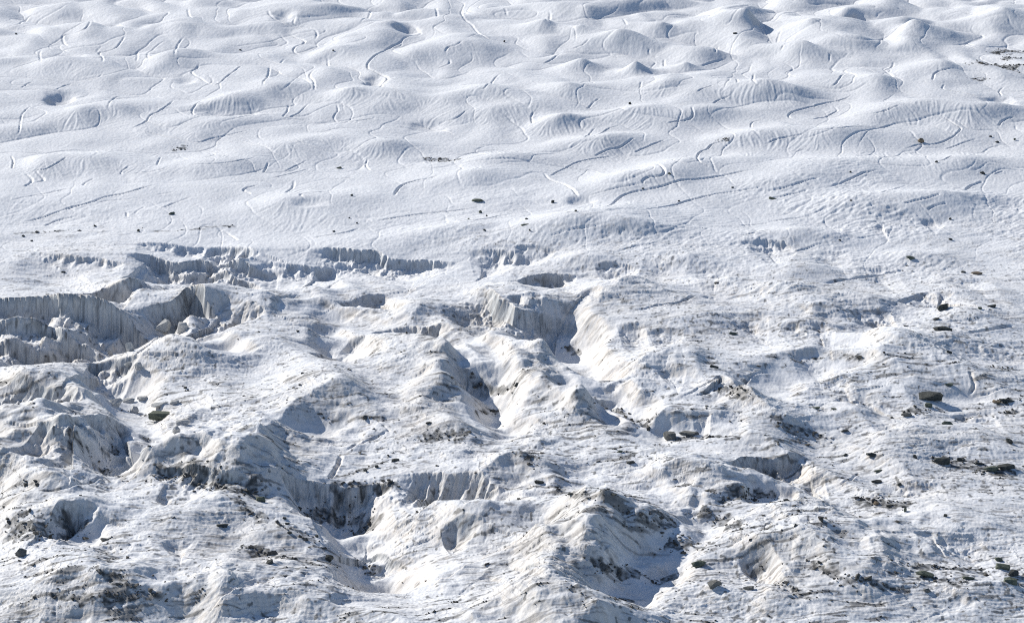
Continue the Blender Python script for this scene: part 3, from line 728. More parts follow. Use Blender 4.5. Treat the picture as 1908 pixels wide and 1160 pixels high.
#==GRIT==
GR = [
    ([(285, 893), (330, 884), (370, 893), (430, 910), (490, 922)], 10, 1.0), ([(560, 953), (600, 963), (670, 973), (700, 983)], 7, 1.0),
    ([(1160, 958), (1200, 965), (1262, 980)], 5, .9), ([(1205, 948), (1235, 960), (1262, 974)], 5, .9), ([(1295, 958), (1340, 966), (1385, 985)], 7, .9),
    ([(1240, 1003), (1270, 1010), (1320, 1016)], 10, 1.0), ([(1090, 1040), (1130, 1058), (1165, 1068), (1270, 1070)], 6, .9), ([(1335, 935), (1400, 929), (1470, 937)], 7, .9),
    ([(1595, 927), (1640, 934), (1700, 945)], 8, .9), ([(1690, 1052), (1770, 1058), (1840, 1060)], 7, .9), ([(1700, 1068), (1760, 1080), (1800, 1088)], 7, .8),
    ([(780, 822), (830, 808), (872, 816)], 9, .9), ([(1430, 784), (1480, 800), (1530, 812)], 7, .9), ([(1340, 722), (1360, 730), (1400, 735)], 6, .9),
    ([(15, 968), (50, 985), (80, 1003)], 14, .9), ([(100, 985), (130, 990), (155, 992)], 8, 1.0), ([(440, 1018), (500, 1035), (600, 1055)], 6, .9),
    ([(480, 1030), (560, 1045), (640, 1060)], 5, .7), ([(660, 1040), (690, 1062), (700, 1070)], 6, .7), ([(1220, 830), (1290, 815), (1385, 818)], 5, .8),
    ([(1560, 664), (1640, 660), (1700, 668)], 3, .7), ([(1840, 680), (1870, 686), (1900, 690)], 5, .8), ([(1450, 685), (1500, 672), (1540, 665)], 3, .6),
    ([(610, 898), (660, 905), (700, 905), (745, 903)], 6, .9), ([(1680, 772), (1720, 765), (1750, 757)], 6, .8), ([(1850, 752), (1900, 740)], 7, .8),
    ([(1860, 770), (1900, 765)], 6, .8), ([(1240, 760), (1300, 762), (1350, 745)], 2, .4), ([(1750, 850), (1800, 862), (1870, 880)], 10, .7), ([(1820, 870), (1850, 880), (1900, 868)], 7, .9),
    ([(1440, 830), (1480, 820), (1540, 810)], 4, .5), ([(1470, 805), (1520, 812), (1560, 820)], 4, .6), ([(400, 905), (460, 950), (540, 980), (600, 1020)], 5, .6),
    ([(1120, 765), (1145, 760), (1180, 785), (1210, 800)], 5, .8), ([(1540, 1000), (1560, 1070), (1620, 1085)], 4, .4), ([(1500, 1040), (1560, 1075), (1600, 1100)], 5, .8),
    ([(1600, 1075), (1650, 1090), (1700, 1100)], 5, .8), ([(1160, 840), (1200, 850), (1260, 855)], 4, .5), ([(960, 840), (1020, 845), (1080, 850)], 3, .5),
    ([(1060, 920), (1120, 915), (1180, 920)], 4, .6), ([(740, 835), (700, 865), (660, 880), (600, 895)], 4, .6), ([(1480, 980), (1530, 976), (1565, 976)], 4, .8),
    ([(20, 436), (80, 432), (150, 430)], 3, .5), ([(270, 428), (330, 430), (400, 422), (450, 420)], 3, .4), ([(80, 1105), (180, 1112), (260, 1108)], 6, .8), ([(165, 1055), (210, 1080), (270, 1105), (310, 1115)], 4, .9),
    ([(1460, 1085), (1480, 1100), (1520, 1112)], 5, .8), ([(1850, 101), (1895, 95)], 6, .9), ([(1825, 120), (1860, 123), (1895, 130)], 7, 1.0), ([(1865, 112), (1900, 109)], 5, .9),
    ([(785, 293), (830, 298), (860, 297)], 4, .6), ([(320, 282), (335, 278), (348, 270)], 4, .6), ([(1336, 262), (1360, 260)], 3, .9), ([(1800, 145), (1825, 148), (1838, 145)], 3, .6),
    ([(1060, 1092), (1080, 1105), (1110, 1125)], 5, .7), ([(1140, 1115), (1165, 1112)], 5, .9), ([(990, 842), (990, 855), (995, 868)], 5, .8), ([(1255, 880), (1290, 905), (1340, 925)], 5, .5),
    ([(230, 765), (260, 770), (300, 790)], 4, .5), ([(120, 800), (150, 830), (170, 845)], 4, .6), ([(200, 855), (215, 840), (212, 832)], 3, .8), ([(40, 900), (60, 902), (75, 904)], 2, .9),
    ([(170, 865), (190, 870), (205, 878)], 5, .8), ([(1040, 640), (1070, 652), (1085, 660)], 3, .6), ([(640, 785), (700, 780), (720, 778)], 3, .7), ([(600, 775), (640, 784)], 3, .5),
    ([(870, 690), (910, 722), (965, 714)], 3, .6), ([(880, 770), (905, 765), (935, 763)], 3, .6), ([(1200, 785), (1235, 787)], 2, 1.0), ([(1385, 918), (1410, 922), (1450, 926)], 3, 1.0),
]
GRPOLY = []
for pts, w, s in GR:
    P = np.array([hit(px, py)[:2] for px, py in pts])
    P = smooth_poly(P)
    m = mpp(pts[0][1])
    wm = w * m * 2.0
    GRPOLY.append((P, wm, s))
    sl, sd, d, arc, L = poly_field(P, wm * 4 + 4)
    d2 = d + fbm(X[sl], Y[sl], 4.0, 3, 131, 0.6) * wm * 1.4
    tp = sstep(-0.02, 0.1, arc / L) * (1 - sstep(0.9, 1.02, arc / L))
    g = s * (1 - sstep(wm * 0.35, wm * 1.4, d2)) * tp
    g = sstep(0.25, 0.55, g * (0.9 + 0.9 * perlin(X[sl] / 5.0, Y[sl] / 1.3, 135) + 0.5 * perlin(X[sl] / 1.4, Y[sl] / 0.9, 136)))
    GRIT[sl] = np.maximum(GRIT[sl], g)
#==END GRIT==

def mix(c, col, w):
    w = w[..., None]
    return c * (1 - w) + np.array(col, f32) * w


n_big = fbm(X, Y, 60, 3, 141)
n_med = fbm(X, Y, 9, 4, 145, 0.6)
n_fine = fbm(X, Y, 1.6, 3, 151, 0.7)
low2 = sstep(430, 620, PYR)
C = np.empty((NR, NC, 3), f32)
C[:] = np.array((0.835, 0.848, 0.868), f32)
C *= (1 - 0.055 * upper)[..., None] * np.array((1.0, 0.997, 0.985), f32)
C *= (1 + 0.035 * n_med + 0.03 * n_fine)[..., None]
# weathered, slightly dirty ice in the lower half
dirty = lower * (0.0 + 0.32 * sstep(-0.3, 0.6, n_med + 0.5 * n_big)) * (1 - 0.85 * FLAT)
C = mix(C, (0.72, 0.695, 0.66), np.clip(dirty, 0, 1))
# beige silt on steeper ground
steep = sstep(0.22, 0.75, SLs)
silt = lower * steep * (0.45 + 0.5 * sstep(-0.4, 0.5, S1)) * (1 - FLAT * .6)
C = mix(C, (0.72, 0.65, 0.565), np.clip(silt * 0.85, 0, 1))
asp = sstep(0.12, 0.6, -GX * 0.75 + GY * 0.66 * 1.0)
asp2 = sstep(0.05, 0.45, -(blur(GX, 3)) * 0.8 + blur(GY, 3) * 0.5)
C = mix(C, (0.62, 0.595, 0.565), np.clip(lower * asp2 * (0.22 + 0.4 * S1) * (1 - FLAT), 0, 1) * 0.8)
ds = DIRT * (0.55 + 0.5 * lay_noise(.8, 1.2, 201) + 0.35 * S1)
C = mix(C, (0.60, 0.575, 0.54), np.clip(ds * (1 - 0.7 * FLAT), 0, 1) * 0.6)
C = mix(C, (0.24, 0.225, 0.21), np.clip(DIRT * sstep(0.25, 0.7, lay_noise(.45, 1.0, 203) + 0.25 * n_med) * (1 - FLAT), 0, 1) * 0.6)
# bare ice faces with run-off streaks
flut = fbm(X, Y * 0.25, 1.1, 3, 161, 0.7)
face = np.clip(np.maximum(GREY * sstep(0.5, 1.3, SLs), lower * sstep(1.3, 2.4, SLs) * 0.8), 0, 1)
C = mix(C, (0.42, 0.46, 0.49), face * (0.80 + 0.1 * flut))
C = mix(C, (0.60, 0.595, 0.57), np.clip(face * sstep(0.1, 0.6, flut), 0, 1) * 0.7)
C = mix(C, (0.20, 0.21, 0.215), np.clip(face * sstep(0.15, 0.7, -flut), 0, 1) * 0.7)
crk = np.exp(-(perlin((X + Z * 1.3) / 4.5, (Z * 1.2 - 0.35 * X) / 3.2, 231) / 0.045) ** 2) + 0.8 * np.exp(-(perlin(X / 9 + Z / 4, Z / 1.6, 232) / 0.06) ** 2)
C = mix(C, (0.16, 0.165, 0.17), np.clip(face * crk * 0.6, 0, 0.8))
# dark layers cropping out
thin = (sstep(0.17, 0.05, lay_noise(.5, .8, 107, True)) * sstep(-0.05, 0.4, fbm(X, Y * 1.5, 8, 3, 171, .7) + 0.3 * n_big) ) * lower * (1 - FLAT)
C = mix(C, (0.22, 0.21, 0.20), np.clip(thin * 0.7, 0, 1))
band = lay_noise(.60, .80, 211) + 0.35 * lay_noise(1.6, 1.7, 212)
bg_ = fbm(X, Y * 1.4, 34, 3, 213) + 0.28 * sstep(620, 1000, PYR) * (0.35 + 0.65 * rightw) + 0.18 * DIRT
bg_ = bg_ + 0.40 * fbm(X, Y, 11, 2, 215)
black = sstep(0.58, 0.74, band + 0.42 * bg_) * lower * (1 - FLAT) * sstep(500, 700, PYR)
C = mix(C, (0.12, 0.115, 0.105), np.clip(black * 0.72, 0, 1))
# scattered grit
sc = sstep(0.72, 0.92, fbm(X, Y * .8, 1.5, 2, 181, .8) + 0.28 * fbm(X, Y, 26, 3, 185) + 0.10 * low2 * (0.4 + rightw)) * lower * (1 - FLAT)
C = mix(C, (0.13, 0.13, 0.125), np.clip(sc * 0.8, 0, 1))
C = mix(C, (0.050, 0.052, 0.050), np.clip(GRIT, 0, 1) * np.clip(0.70 + 0.6 * perlin(X / 1.1, Y / .9, 241), 0.1, 0.92))
# faint beige in a few hollows of the upper field
C = mix(C, (0.70, 0.64, 0.57), np.clip(upper * sstep(0.55, 0.9, SLs), 0, 1) * 0.6)
C = np.clip(C, 0.02, 0.9)
ALPHA = (np.clip(lower * (0.12 + 0.75 * rough ** 1.5) + 0.35 * mid * rough, 0, 1) * (1 - 0.8 * FLAT) * (1 - face)).astype(f32) + 0.10 * upper
print('surface ready')


# ------------------------------------------------------------------ materials
def new_mat(name):
    m = bpy.data.materials.new(name)
    m.use_nodes = True
    nt = m.node_tree
    return m, nt, nt.nodes['Principled BSDF']


def ice_material():
    m, nt, b = new_mat('glacier_ice')
    at = nt.nodes.new('ShaderNodeAttribute')
    at.attribute_name = 'ice_colour'
    tc = nt.nodes.new('ShaderNodeNewGeometry')
    n = nt.nodes.new('ShaderNodeTexNoise')
    n.inputs['Scale'].default_value = 2.6
    n.inputs['Detail'].default_value = 5
    n.inputs['Roughness'].default_value = 0.7
    nt.links.new(tc.outputs['Position'], n.inputs['Vector'])
    mr = nt.nodes.new('ShaderNodeMapRange')
    mr.inputs['To Min'].default_value = 0.86
    mr.inputs['To Max'].default_value = 1.12
    nt.links.new(n.outputs['Fac'], mr.inputs['Value'])
    mul = nt.nodes.new('ShaderNodeVectorMath')
    mul.operation = 'SCALE'
    nt.links.new(at.outputs['Color'], mul.inputs[0])
    nt.links.new(mr.outputs['Result'], mul.inputs['Scale'])
    nt.links.new(mul.outputs['Vector'], b.inputs['Base Color'])
    # fine layering that follows the foliation, strongest on the broken ground (weight in the attribute's alpha)
    mp = nt.nodes.new('ShaderNodeMapping')
    mp.inputs['Rotation'].default_value = (0, 0, math.radians(-12))
    mp.inputs['Scale'].default_value = (0.45, 2.3, 1.6)
    nt.links.new(tc.outputs['Position'], mp.inputs['Vector'])
    n2_ = nt.nodes.new('ShaderNodeTexNoise')
    n2_.inputs['Scale'].default_value = 1.0
    n2_.inputs['Detail'].default_value = 6
    n2_.inputs['Roughness'].default_value = 0.68
    n2_.inputs['Distortion'].default_value = 0.5
    nt.links.new(mp.outputs['Vector'], n2_.inputs['Vector'])
    sub = nt.nodes.new('ShaderNodeMath')
    sub.operation = 'MULTIPLY'
    nt.links.new(n2_.outputs['Fac'], sub.inputs[0])
    nt.links.new(at.outputs['Alpha'], sub.inputs[1])
    add = nt.nodes.new('ShaderNodeMath')
    add.operation = 'MULTIPLY_ADD'
    nt.links.new(n.outputs['Fac'], add.inputs[0])
    add.inputs[1].default_value = 0.45
    nt.links.new(sub.outputs['Value'], add.inputs[2])
    bp = nt.nodes.new('ShaderNodeBump')
    bp.inputs['Strength'].default_value = 0.6
    bp.inputs['Distance'].default_value = 0.22
    nt.links.new(add.outputs['Value'], bp.inputs['Height'])
    nt.links.new(bp.outputs['Normal'], b.inputs['Normal'])
    # silt in the thin layers
    rr = nt.nodes.new('ShaderNodeValToRGB')
    rr.color_ramp.elements[0].position = 0.27
    rr.color_ramp.elements[0].color = (0.36, 0.35, 0.335, 1)
    rr.color_ramp.elements[1].position = 0.405
    rr.color_ramp.elements[1].color = (1, 1, 1, 1)
    nt.links.new(n2_.outputs['Fac'], rr.inputs['Fac'])
    mm = nt.nodes.new('ShaderNodeMix')
    mm.data_type = 'RGBA'
    mm.blend_type = 'MULTIPLY'
    nt.links.new(at.outputs['Alpha'], mm.inputs[0])
    nt.links.new(mul.outputs['Vector'], mm.inputs[6])
    nt.links.new(rr.outputs['Color'], mm.inputs[7])
    nt.links.new(mm.outputs[2], b.inputs['Base Color'])
    b.inputs['Roughness'].default_value = 0.62
    b.inputs['Specular IOR Level'].default_value = 0.25
    return m


def rock_material(name, c1, c2, moss=None):
    m, nt, b = new_mat(name)
    tc = nt.nodes.new('ShaderNodeTexCoord')
    n = nt.nodes.new('ShaderNodeTexNoise')
    n.inputs['Scale'].default_value = 2.2
    n.inputs['Detail'].default_value = 6
    n.inputs['Roughness'].default_value = 0.65
    nt.links.new(tc.outputs['Object'], n.inputs['Vector'])
    r = nt.nodes.new('ShaderNodeValToRGB')
    r.color_ramp.elements[0].position = 0.35
    r.color_ramp.elements[0].color = (*c1, 1)
    r.color_ramp.elements[1].position = 0.68
    r.color_ramp.elements[1].color = (*c2, 1)
    nt.links.new(n.outputs['Fac'], r.inputs['Fac'])
    nt.links.new(r.outputs['Color'], b.inputs['Base Color'])
    bp = nt.nodes.new('ShaderNodeBump')
    bp.inputs['Strength'].default_value = 0.6
    bp.inputs['Distance'].default_value = 0.1
    nt.links.new(n.outputs['Fac'], bp.inputs['Height'])
    nt.links.new(bp.outputs['Normal'], b.inputs['Normal'])
    b.inputs['Roughness'].default_value = 0.85
    b.inputs['Specular IOR Level'].default_value = 0.2
    return m


M_ICE = ice_material()
M_DARK = rock_material('dark_rock', (0.035, 0.038, 0.036), (0.10, 0.105, 0.095))
M_GREEN = rock_material('greenish_rock', (0.07, 0.085, 0.065), (0.17, 0.185, 0.14))
M_TAN = rock_material('tan_rock', (0.20, 0.15, 0.10), (0.36, 0.28, 0.19))
M_GREY = rock_material('grey_rock', (0.10, 0.10, 0.095), (0.22, 0.22, 0.20))
M_BLOCK = rock_material('broken_ice', (0.36, 0.37, 0.37), (0.62, 0.61, 0.58))
M_GRAVEL = rock_material('gravel', (0.05, 0.05, 0.045), (0.16, 0.15, 0.135))
MATS = {'d': M_DARK, 'g': M_GREEN, 't': M_TAN, 'y': M_GREY, 'i': M_BLOCK}

COL = bpy.context.scene.collection


def mesh_from(name, V, Fc, mat, smooth=False):
    me = bpy.data.meshes.new(name)
    V = np.asarray(V, f32)
    Fc = np.asarray(Fc, np.int32)
    k = Fc.shape[1]
    me.vertices.add(len(V))
    me.vertices.foreach_set('co', V.ravel())
    me.loops.add(Fc.size)
    me.loops.foreach_set('vertex_index', Fc.ravel())
    me.polygons.add(len(Fc))
    me.polygons.foreach_set('loop_start', np.arange(0, Fc.size, k, dtype=np.int32))
    me.polygons.foreach_set('loop_total', np.full(len(Fc), k, np.int32))
    me.update(calc_edges=True)
    me.materials.append(mat)
    me.polygons.foreach_set('use_smooth', np.full(len(Fc), smooth))
    o = bpy.data.objects.new(name, me)
    COL.objects.link(o)
    return o


V = np.stack([X, Y, Z], -1).reshape(-1, 3)
ii = np.arange(NR * NC, dtype=np.int32).reshape(NR, NC)
Fq = np.stack([ii[:-1, :-1], ii[:-1, 1:], ii[1:, 1:], ii[1:, :-1]], -1).reshape(-1, 4)
gl = mesh_from('glacier', V, Fq, M_ICE, True)
gl['kind'] = 'structure'
gl['label'] = 'white hummocky glacier surface with grey ice faces and melt channels'
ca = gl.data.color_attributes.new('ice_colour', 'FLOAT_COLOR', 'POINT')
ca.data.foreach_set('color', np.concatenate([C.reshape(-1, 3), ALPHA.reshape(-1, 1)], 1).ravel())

# ------------------------------------------------------------------ stones
import bmesh


def hull(seed, n=16, flat=1.0, boxy=0.5):
    r = random.Random(seed)
    bm = bmesh.new()
    for _ in range(n):
        while True:
            p = [r.uniform(-1, 1) for _ in range(3)]
            q = sum(abs(c) ** (2 + 3 * boxy) for c in p)
            if 0.45 < q < 1:
                break
        bm.verts.new((p[0], p[1], p[2] * flat))
    res = bmesh.ops.convex_hull(bm, input=bm.verts)
    bmesh.ops.delete(bm, geom=[g for g in res['geom_interior'] if isinstance(g, bmesh.types.BMVert)], context='VERTS')
    loose = [v for v in bm.verts if not v.link_faces]
    bmesh.ops.delete(bm, geom=loose, context='VERTS')
    return bm


def stone(px, py, w, h, mat, name='boulder', seed=0, tilt=0.0, rz=None, sink=0.28, boxy=0.6):
    """an angular stone lying where the photo shows it; w, h = its apparent size in pixels"""
    x, y, z = hit(px, py + h * 0.5)
    m = mpp(py)
    bm = hull(seed, 18, 1.0, boxy)
    bmesh.ops.triangulate(bm, faces=bm.faces)
    bmesh.ops.subdivide_edges(bm, edges=bm.edges, cuts=2, use_grid_fill=True)
    r = random.Random(seed + 99)
    from mathutils import noise, Vector
    for v in bm.verts:
        d = noise.noise_vector(v.co * 2.3 + Vector((seed, 0, 0)))
        v.co += d * 0.07
    lx = w * m / 2 * (1.15 if w > 13 else 0.9) * (0.72 if py < 450 else 1.0)
    sn_ = CAMH / math.hypot(y, CAMH)
    ly = lx * (0.75 if h > 0.45 * w else 0.5)
    lz = max((h * m / 2 * 1.4 - ly * sn_ * 0.6) / cP, lx * 0.12)
    for v in bm.verts:
        v.co.x *= lx
        v.co.y *= ly
        v.co.z *= lz
    me = bpy.data.meshes.new(name)
    bm.to_mesh(me)
    bm.free()
    me.materials.append(MATS[mat])
    o = bpy.data.objects.new(name, me)
    zz = float(sample(Z, x, y + ly * 0.5))
    o.location = (x, y + ly * 0.5, zz + lz * (1 - 2 * sink) + 0.0)
    o.rotation_euler = (0, tilt, (r.uniform(-0.35, 0.35) if rz is None else rz))
    COL.objects.link(o)
    return o


#==STONES==
STONES = [
    # px, py, w, h, material, name, category, label
    (300, 773, 56, 19, 'g', 'boulder', 'boulder', 'large greenish boulder wedged in the rubble of the left ice hollow'),
    (1732, 738, 48, 16, 'd', 'boulder', 'boulder', 'big long dark boulder on a low white pedestal in the right half'),
    (1757, 611, 34, 9, 'd', 'flat_rock', 'flat rock', 'dark rectangular slab lying level on white snow near the right edge'),
    (1758, 570, 24, 13, 'd', 'boulder', 'boulder', 'dark wedge boulder throwing a thin blue shadow tail to the right'),
    (1249, 810, 30, 16, 'y', 'boulder', 'boulder', 'chunky grey brown boulder at the foot of the central blue hollow'),
    (1283, 806, 34, 8, 'y', 'flat_rock', 'flat rock', 'flat grey slab just right of the chunky grey brown boulder'),
    (890, 373, 32, 5, 'g', 'flat_rock', 'flat rock', 'long greenish slab on the smooth snow above the ice cliffs'),
    (1716, 262, 16, 9, 't', 'boulder', 'boulder', 'pointed sandy boulder on the smooth upper snow at the right'),
    (1174, 192, 10, 5, 'd', 'boulder', 'boulder', 'small pointed dark boulder alone on the upper hummocks'),
    (1370, 62, 13, 3, 'd', 'flat_rock', 'flat rock', 'thin dark slab among the highest hummocks near the top edge'),
    (940, 77, 7, 4, 'd', 'stone', 'stone', 'tiny dark stone beside a small snow cone near the top edge'),
    (621, 94, 7, 3, 'y', 'stone', 'stone', 'tiny flat grey stone alone on a top left snow dome'),
    (448, 93, 9, 3, 'y', 'stone', 'stone', 'thin grey sliver of stone between meltwater furrows at top left'),
    (30, 63, 8, 3, 'y', 'stone', 'stone', 'tiny dark sliver of stone by the upper left picture corner'),
    (320, 397, 15, 5, 'g', 'stone', 'stone', 'flat greenish stone on clean snow above the left crevasses'),
    (177, 420, 10, 4, 'd', 'stone', 'stone', 'small dark stone below the long diagonal melt channel at left'),
    (258, 429, 9, 5, 'd', 'stone', 'stone', 'rounded dark stone at the start of the speckled left snow'),
    (43, 439, 10, 4, 'd', 'stone', 'stone', 'dark flat stone close to the left edge above the cliffs'),
    (59, 448, 9, 3, 'd', 'stone', 'stone', 'smaller dark stone just below another near the left edge'),
    (148, 429, 9, 3, 'd', 'stone', 'stone', 'low dark pebble left of the small dark stone under the channel'),
    (118, 506, 10, 4, 'd', 'stone', 'stone', 'single dark stone on the white shelf below the beige ledge'),
    (631, 312, 15, 4, 'g', 'flat_rock', 'flat rock', 'thin greenish slab left of the brown tinted snow scar'),
    (655, 363, 10, 4, 'd', 'stone', 'stone', 'small dark stone right of the bright snow scoop'),
    (651, 405, 6, 3, 'd', 'stone', 'stone', 'tiny dark stone above the long left slanting melt channel'),
    (665, 415, 6, 3, 'd', 'stone', 'stone', 'tiny dark stone touching the long left slanting melt channel'),
    (622, 430, 9, 4, 'd', 'stone', 'stone', 'dark stone on the rim of the melt channel above the fluted cliff'),
    (895, 394, 11, 5, 'g', 'stone', 'stone', 'dark green stone below the long greenish slab'),
    (907, 401, 6, 4, 'd', 'stone', 'stone', 'small dark stone at lower right of the dark green stone'),
    (872, 407, 11, 3, 'g', 'stone', 'stone', 'thin green sliver lying beside the second melt channel'),
    (903, 428, 10, 4, 'd', 'stone', 'stone', 'brown dark stone on the crest of the low rubbly swell'),
    (1030, 375, 12, 6, 'd', 'boulder', 'boulder', 'square dark boulder beside the shaded melt pond hollow'),
    (1073, 392, 8, 4, 'd', 'stone', 'stone', 'small dark stone below the shaded melt pond hollow'),
    (981, 407, 12, 3, 'd', 'stone', 'stone', 'flat dark sliver right of the low rubbly swell'),
    (978, 418, 20, 3, 'g', 'flat_rock', 'flat rock', 'thin greenish slab half sunk in snow right of the rubbly swell'),
    (987, 428, 6, 4, 'd', 'stone', 'stone', 'tiny dark stone just under the half sunk thin slab'),
    (1247, 323, 11, 4, 'g', 'stone', 'stone', 'greenish stone in the elbow of a zigzag melt channel'),
    (1198, 351, 8, 3, 'd', 'stone', 'stone', 'tiny dark stone above the longest slanting melt channel'),
    (1265, 374, 7, 3, 'd', 'stone', 'stone', 'tiny dark stone resting in the lower slanting melt channel'),
    (1365, 349, 9, 3, 'd', 'stone', 'stone', 'flat dark stone on smooth snow between two slanting channels'),
    (1440, 369, 19, 5, 'g', 'flat_rock', 'flat rock', 'mossy looking green slab at the right end of a thin channel'),
    (1585, 320, 8, 3, 'd', 'stone', 'stone', 'tiny dark stone above a wide slanting channel in the right half'),
    (1745, 301, 10, 4, 'd', 'stone', 'stone', 'dark stone beside a pale snow pit below the sandy boulder'),
    (1832, 322, 15, 5, 'd', 'stone', 'stone', 'dark wedge of stone in front of a bright drift at right'),
    (1586, 373, 8, 3, 'd', 'stone', 'stone', 'small dark stone at the head of a faint dotted crack'),
    (1771, 407, 10, 4, 'd', 'stone', 'stone', 'dark stone right of the small beige step'),
    (1891, 259, 9, 4, 'g', 'stone', 'stone', 'greenish stone cut by the right picture edge on upper snow'),
    (1858, 264, 13, 4, 'd', 'stone', 'stone', 'flat dark stone right of the sandy boulder'),
    (1846, 254, 10, 3, 'd', 'stone', 'stone', 'thin dark stone just above the flat dark one at right'),
    (1565, 447, 9, 3, 'd', 'stone', 'stone', 'small dark stone left of the scooped ice step at right'),
    (1771, 445, 13, 4, 'd', 'stone', 'stone', 'flat dark stone alone on rough white snow at right'),
    (1697, 480, 16, 6, 'g', 'boulder', 'boulder', 'green boulder on rough snow above the long right channel'),
    (1690, 494, 7, 3, 'd', 'stone', 'stone', 'tiny dark stone under the green boulder of the right'),
    (1795, 506, 12, 4, 'd', 'stone', 'stone', 'narrow dark stone left of the rusty brown slab'),
    (1821, 508, 21, 6, 't', 'flat_rock', 'flat rock', 'rusty brown slab on rough snow near the right edge'),
    (1848, 569, 17, 6, 'd', 'boulder', 'boulder', 'dark flat topped boulder right of the wedge boulder'),
    (1826, 573, 10, 5, 'g', 'stone', 'stone', 'greenish stone between the wedge boulder and flat topped boulder'),
    (1745, 593, 15, 4, 'd', 'stone', 'stone', 'low dark stone halfway between wedge boulder and rectangular slab'),
    (1688, 606, 12, 3, 'y', 'stone', 'stone', 'thin grey stone left of the dark rectangular slab'),
    (1366, 621, 15, 5, 'g', 'boulder', 'boulder', 'green boulder on the white plain right of centre'),
    (1331, 682, 16, 6, 'd', 'boulder', 'boulder', 'dark boulder at the lower end of a short shaded ridge'),
    (1769, 655, 13, 6, 'd', 'boulder', 'boulder', 'dark lump of rock beside a curled melt groove'),
    (1768, 716, 16, 5, 'g', 'stone', 'stone', 'slanting greenish stone on the big white dome'),
    (1690, 771, 20, 9, 'y', 'boulder', 'boulder', 'pointed grey boulder below left of the big long boulder'),
    (1662, 777, 9, 5, 'y', 'stone', 'stone', 'small grey stone left of the pointed grey boulder'),
    (1730, 754, 16, 8, 'g', 'boulder', 'boulder', 'knobbly greenish boulder in the grit under the big long boulder'),
    (1766, 787, 20, 7, 'g', 'boulder', 'boulder', 'greenish slab like boulder below a ribbed ice step'),
    (1858, 748, 16, 6, 't', 'boulder', 'boulder', 'brown ended boulder at the left end of a dark rock row'),
    (1878, 745, 34, 7, 'd', 'flat_rock', 'flat rock', 'long dark slab running to the right picture edge'),
    (1880, 820, 20, 10, 'd', 'boulder', 'boulder', 'dark block standing at the right edge above grey grit'),
    (1574, 802, 15, 5, 'd', 'boulder', 'boulder', 'dark humped boulder on pale ice below the shaded ridge'),
    (1520, 759, 16, 4, 'g', 'stone', 'stone', 'flat greenish stone at the foot of the big white dome'),
    (1555, 761, 15, 3, 'g', 'stone', 'stone', 'thinner greenish stone right of another under the white dome'),
    (1575, 846, 11, 6, 'd', 'stone', 'stone', 'small dark pointed stone above the open snow bowl'),
    (1624, 847, 20, 8, 'd', 'boulder', 'boulder', 'dark wedge boulder right of the small pointed stone'),
    (1705, 850, 10, 7, 'd', 'boulder', 'boulder', 'round dark boulder left of the dark rock cluster'),
    (1755, 857, 30, 15, 'd', 'boulder', 'boulder', 'largest dark boulder at the head of the right rock cluster'),
    (1788, 855, 15, 6, 'd', 'boulder', 'boulder', 'flat dark boulder just right of the largest cluster boulder'),
    (1826, 862, 17, 7, 'd', 'boulder', 'boulder', 'middle dark boulder of the right rock cluster'),
    (1848, 873, 28, 11, 'g', 'boulder', 'boulder', 'broad greenish boulder in the lower right rock cluster'),
    (1876, 869, 34, 10, 'd', 'flat_rock', 'flat rock', 'dark slab of the rock cluster touching the right edge'),
    (1637, 877, 16, 5, 'g', 'stone', 'stone', 'greenish stone on the white slope left of the rock cluster'),
    (1633, 896, 19, 7, 'd', 'boulder', 'boulder', 'dark boulder with a grey tail on the white slope'),
    (1676, 902, 11, 6, 'd', 'stone', 'stone', 'slanting dark stone at right of the boulder with tail'),
    (1633, 936, 13, 7, 't', 'boulder', 'boulder', 'sandy yellow boulder in the middle of a dark grit band'),
    (1658, 941, 14, 5, 'd', 'stone', 'stone', 'dark stone right of the sandy yellow boulder'),
    (1687, 948, 8, 9, 'g', 'boulder', 'boulder', 'small upright greenish boulder at the end of a grit band'),
    (1762, 959, 9, 6, 'd', 'stone', 'stone', 'lone dark stone below the round grey ice knob'),
    (1724, 1069, 32, 13, 'g', 'boulder', 'boulder', 'large green boulder in the lower right grit field'),
    (1862, 1040, 16, 9, 'g', 'boulder', 'boulder', 'upper green boulder of the bottom right corner pile'),
    (1868, 1053, 28, 12, 'g', 'boulder', 'boulder', 'widest green boulder of the bottom right corner pile'),
    (1886, 1066, 24, 12, 'd', 'boulder', 'boulder', 'dark boulder of the corner pile against the right edge'),
    (1884, 1080, 28, 14, 'g', 'boulder', 'boulder', 'lowest greenish boulder of the bottom right corner pile'),
    (1805, 1074, 22, 8, 'g', 'boulder', 'boulder', 'flat green boulder in front of the lower right grit field'),
    (1728, 1099, 14, 8, 'y', 'boulder', 'boulder', 'grey brown boulder below the large green boulder'),
    (1302, 1050, 26, 11, 'g', 'boulder', 'boulder', 'tilted pale green boulder beside the ribbed lit ice at bottom'),
    (1332, 1088, 24, 14, 'y', 'boulder', 'boulder', 'blocky grey boulder on the rim of the bottom ice step'),
    (1397, 1094, 22, 9, 'y', 'stone', 'stone', 'slanting grey rock on clean ice right of the blocky boulder'),
    (1003, 897, 19, 6, 'd', 'boulder', 'boulder', 'flat dark boulder below the sharp dark crest at centre'),
    (1037, 906, 11, 4, 'd', 'stone', 'stone', 'small dark stone right of the flat dark boulder'),
    (1065, 919, 17, 4, 'd', 'stone', 'stone', 'dark streak like stone in the line of central grit'),
    (1140, 921, 17, 4, 'd', 'stone', 'stone', 'dark stone right end of the line of central grit'),
    (1155, 840, 13, 5, 'g', 'stone', 'stone', 'greenish stone on white ice left of the chunky boulder'),
    (1175, 860, 16, 6, 'd', 'boulder', 'boulder', 'dark boulder in a dip beside a small bright drift'),
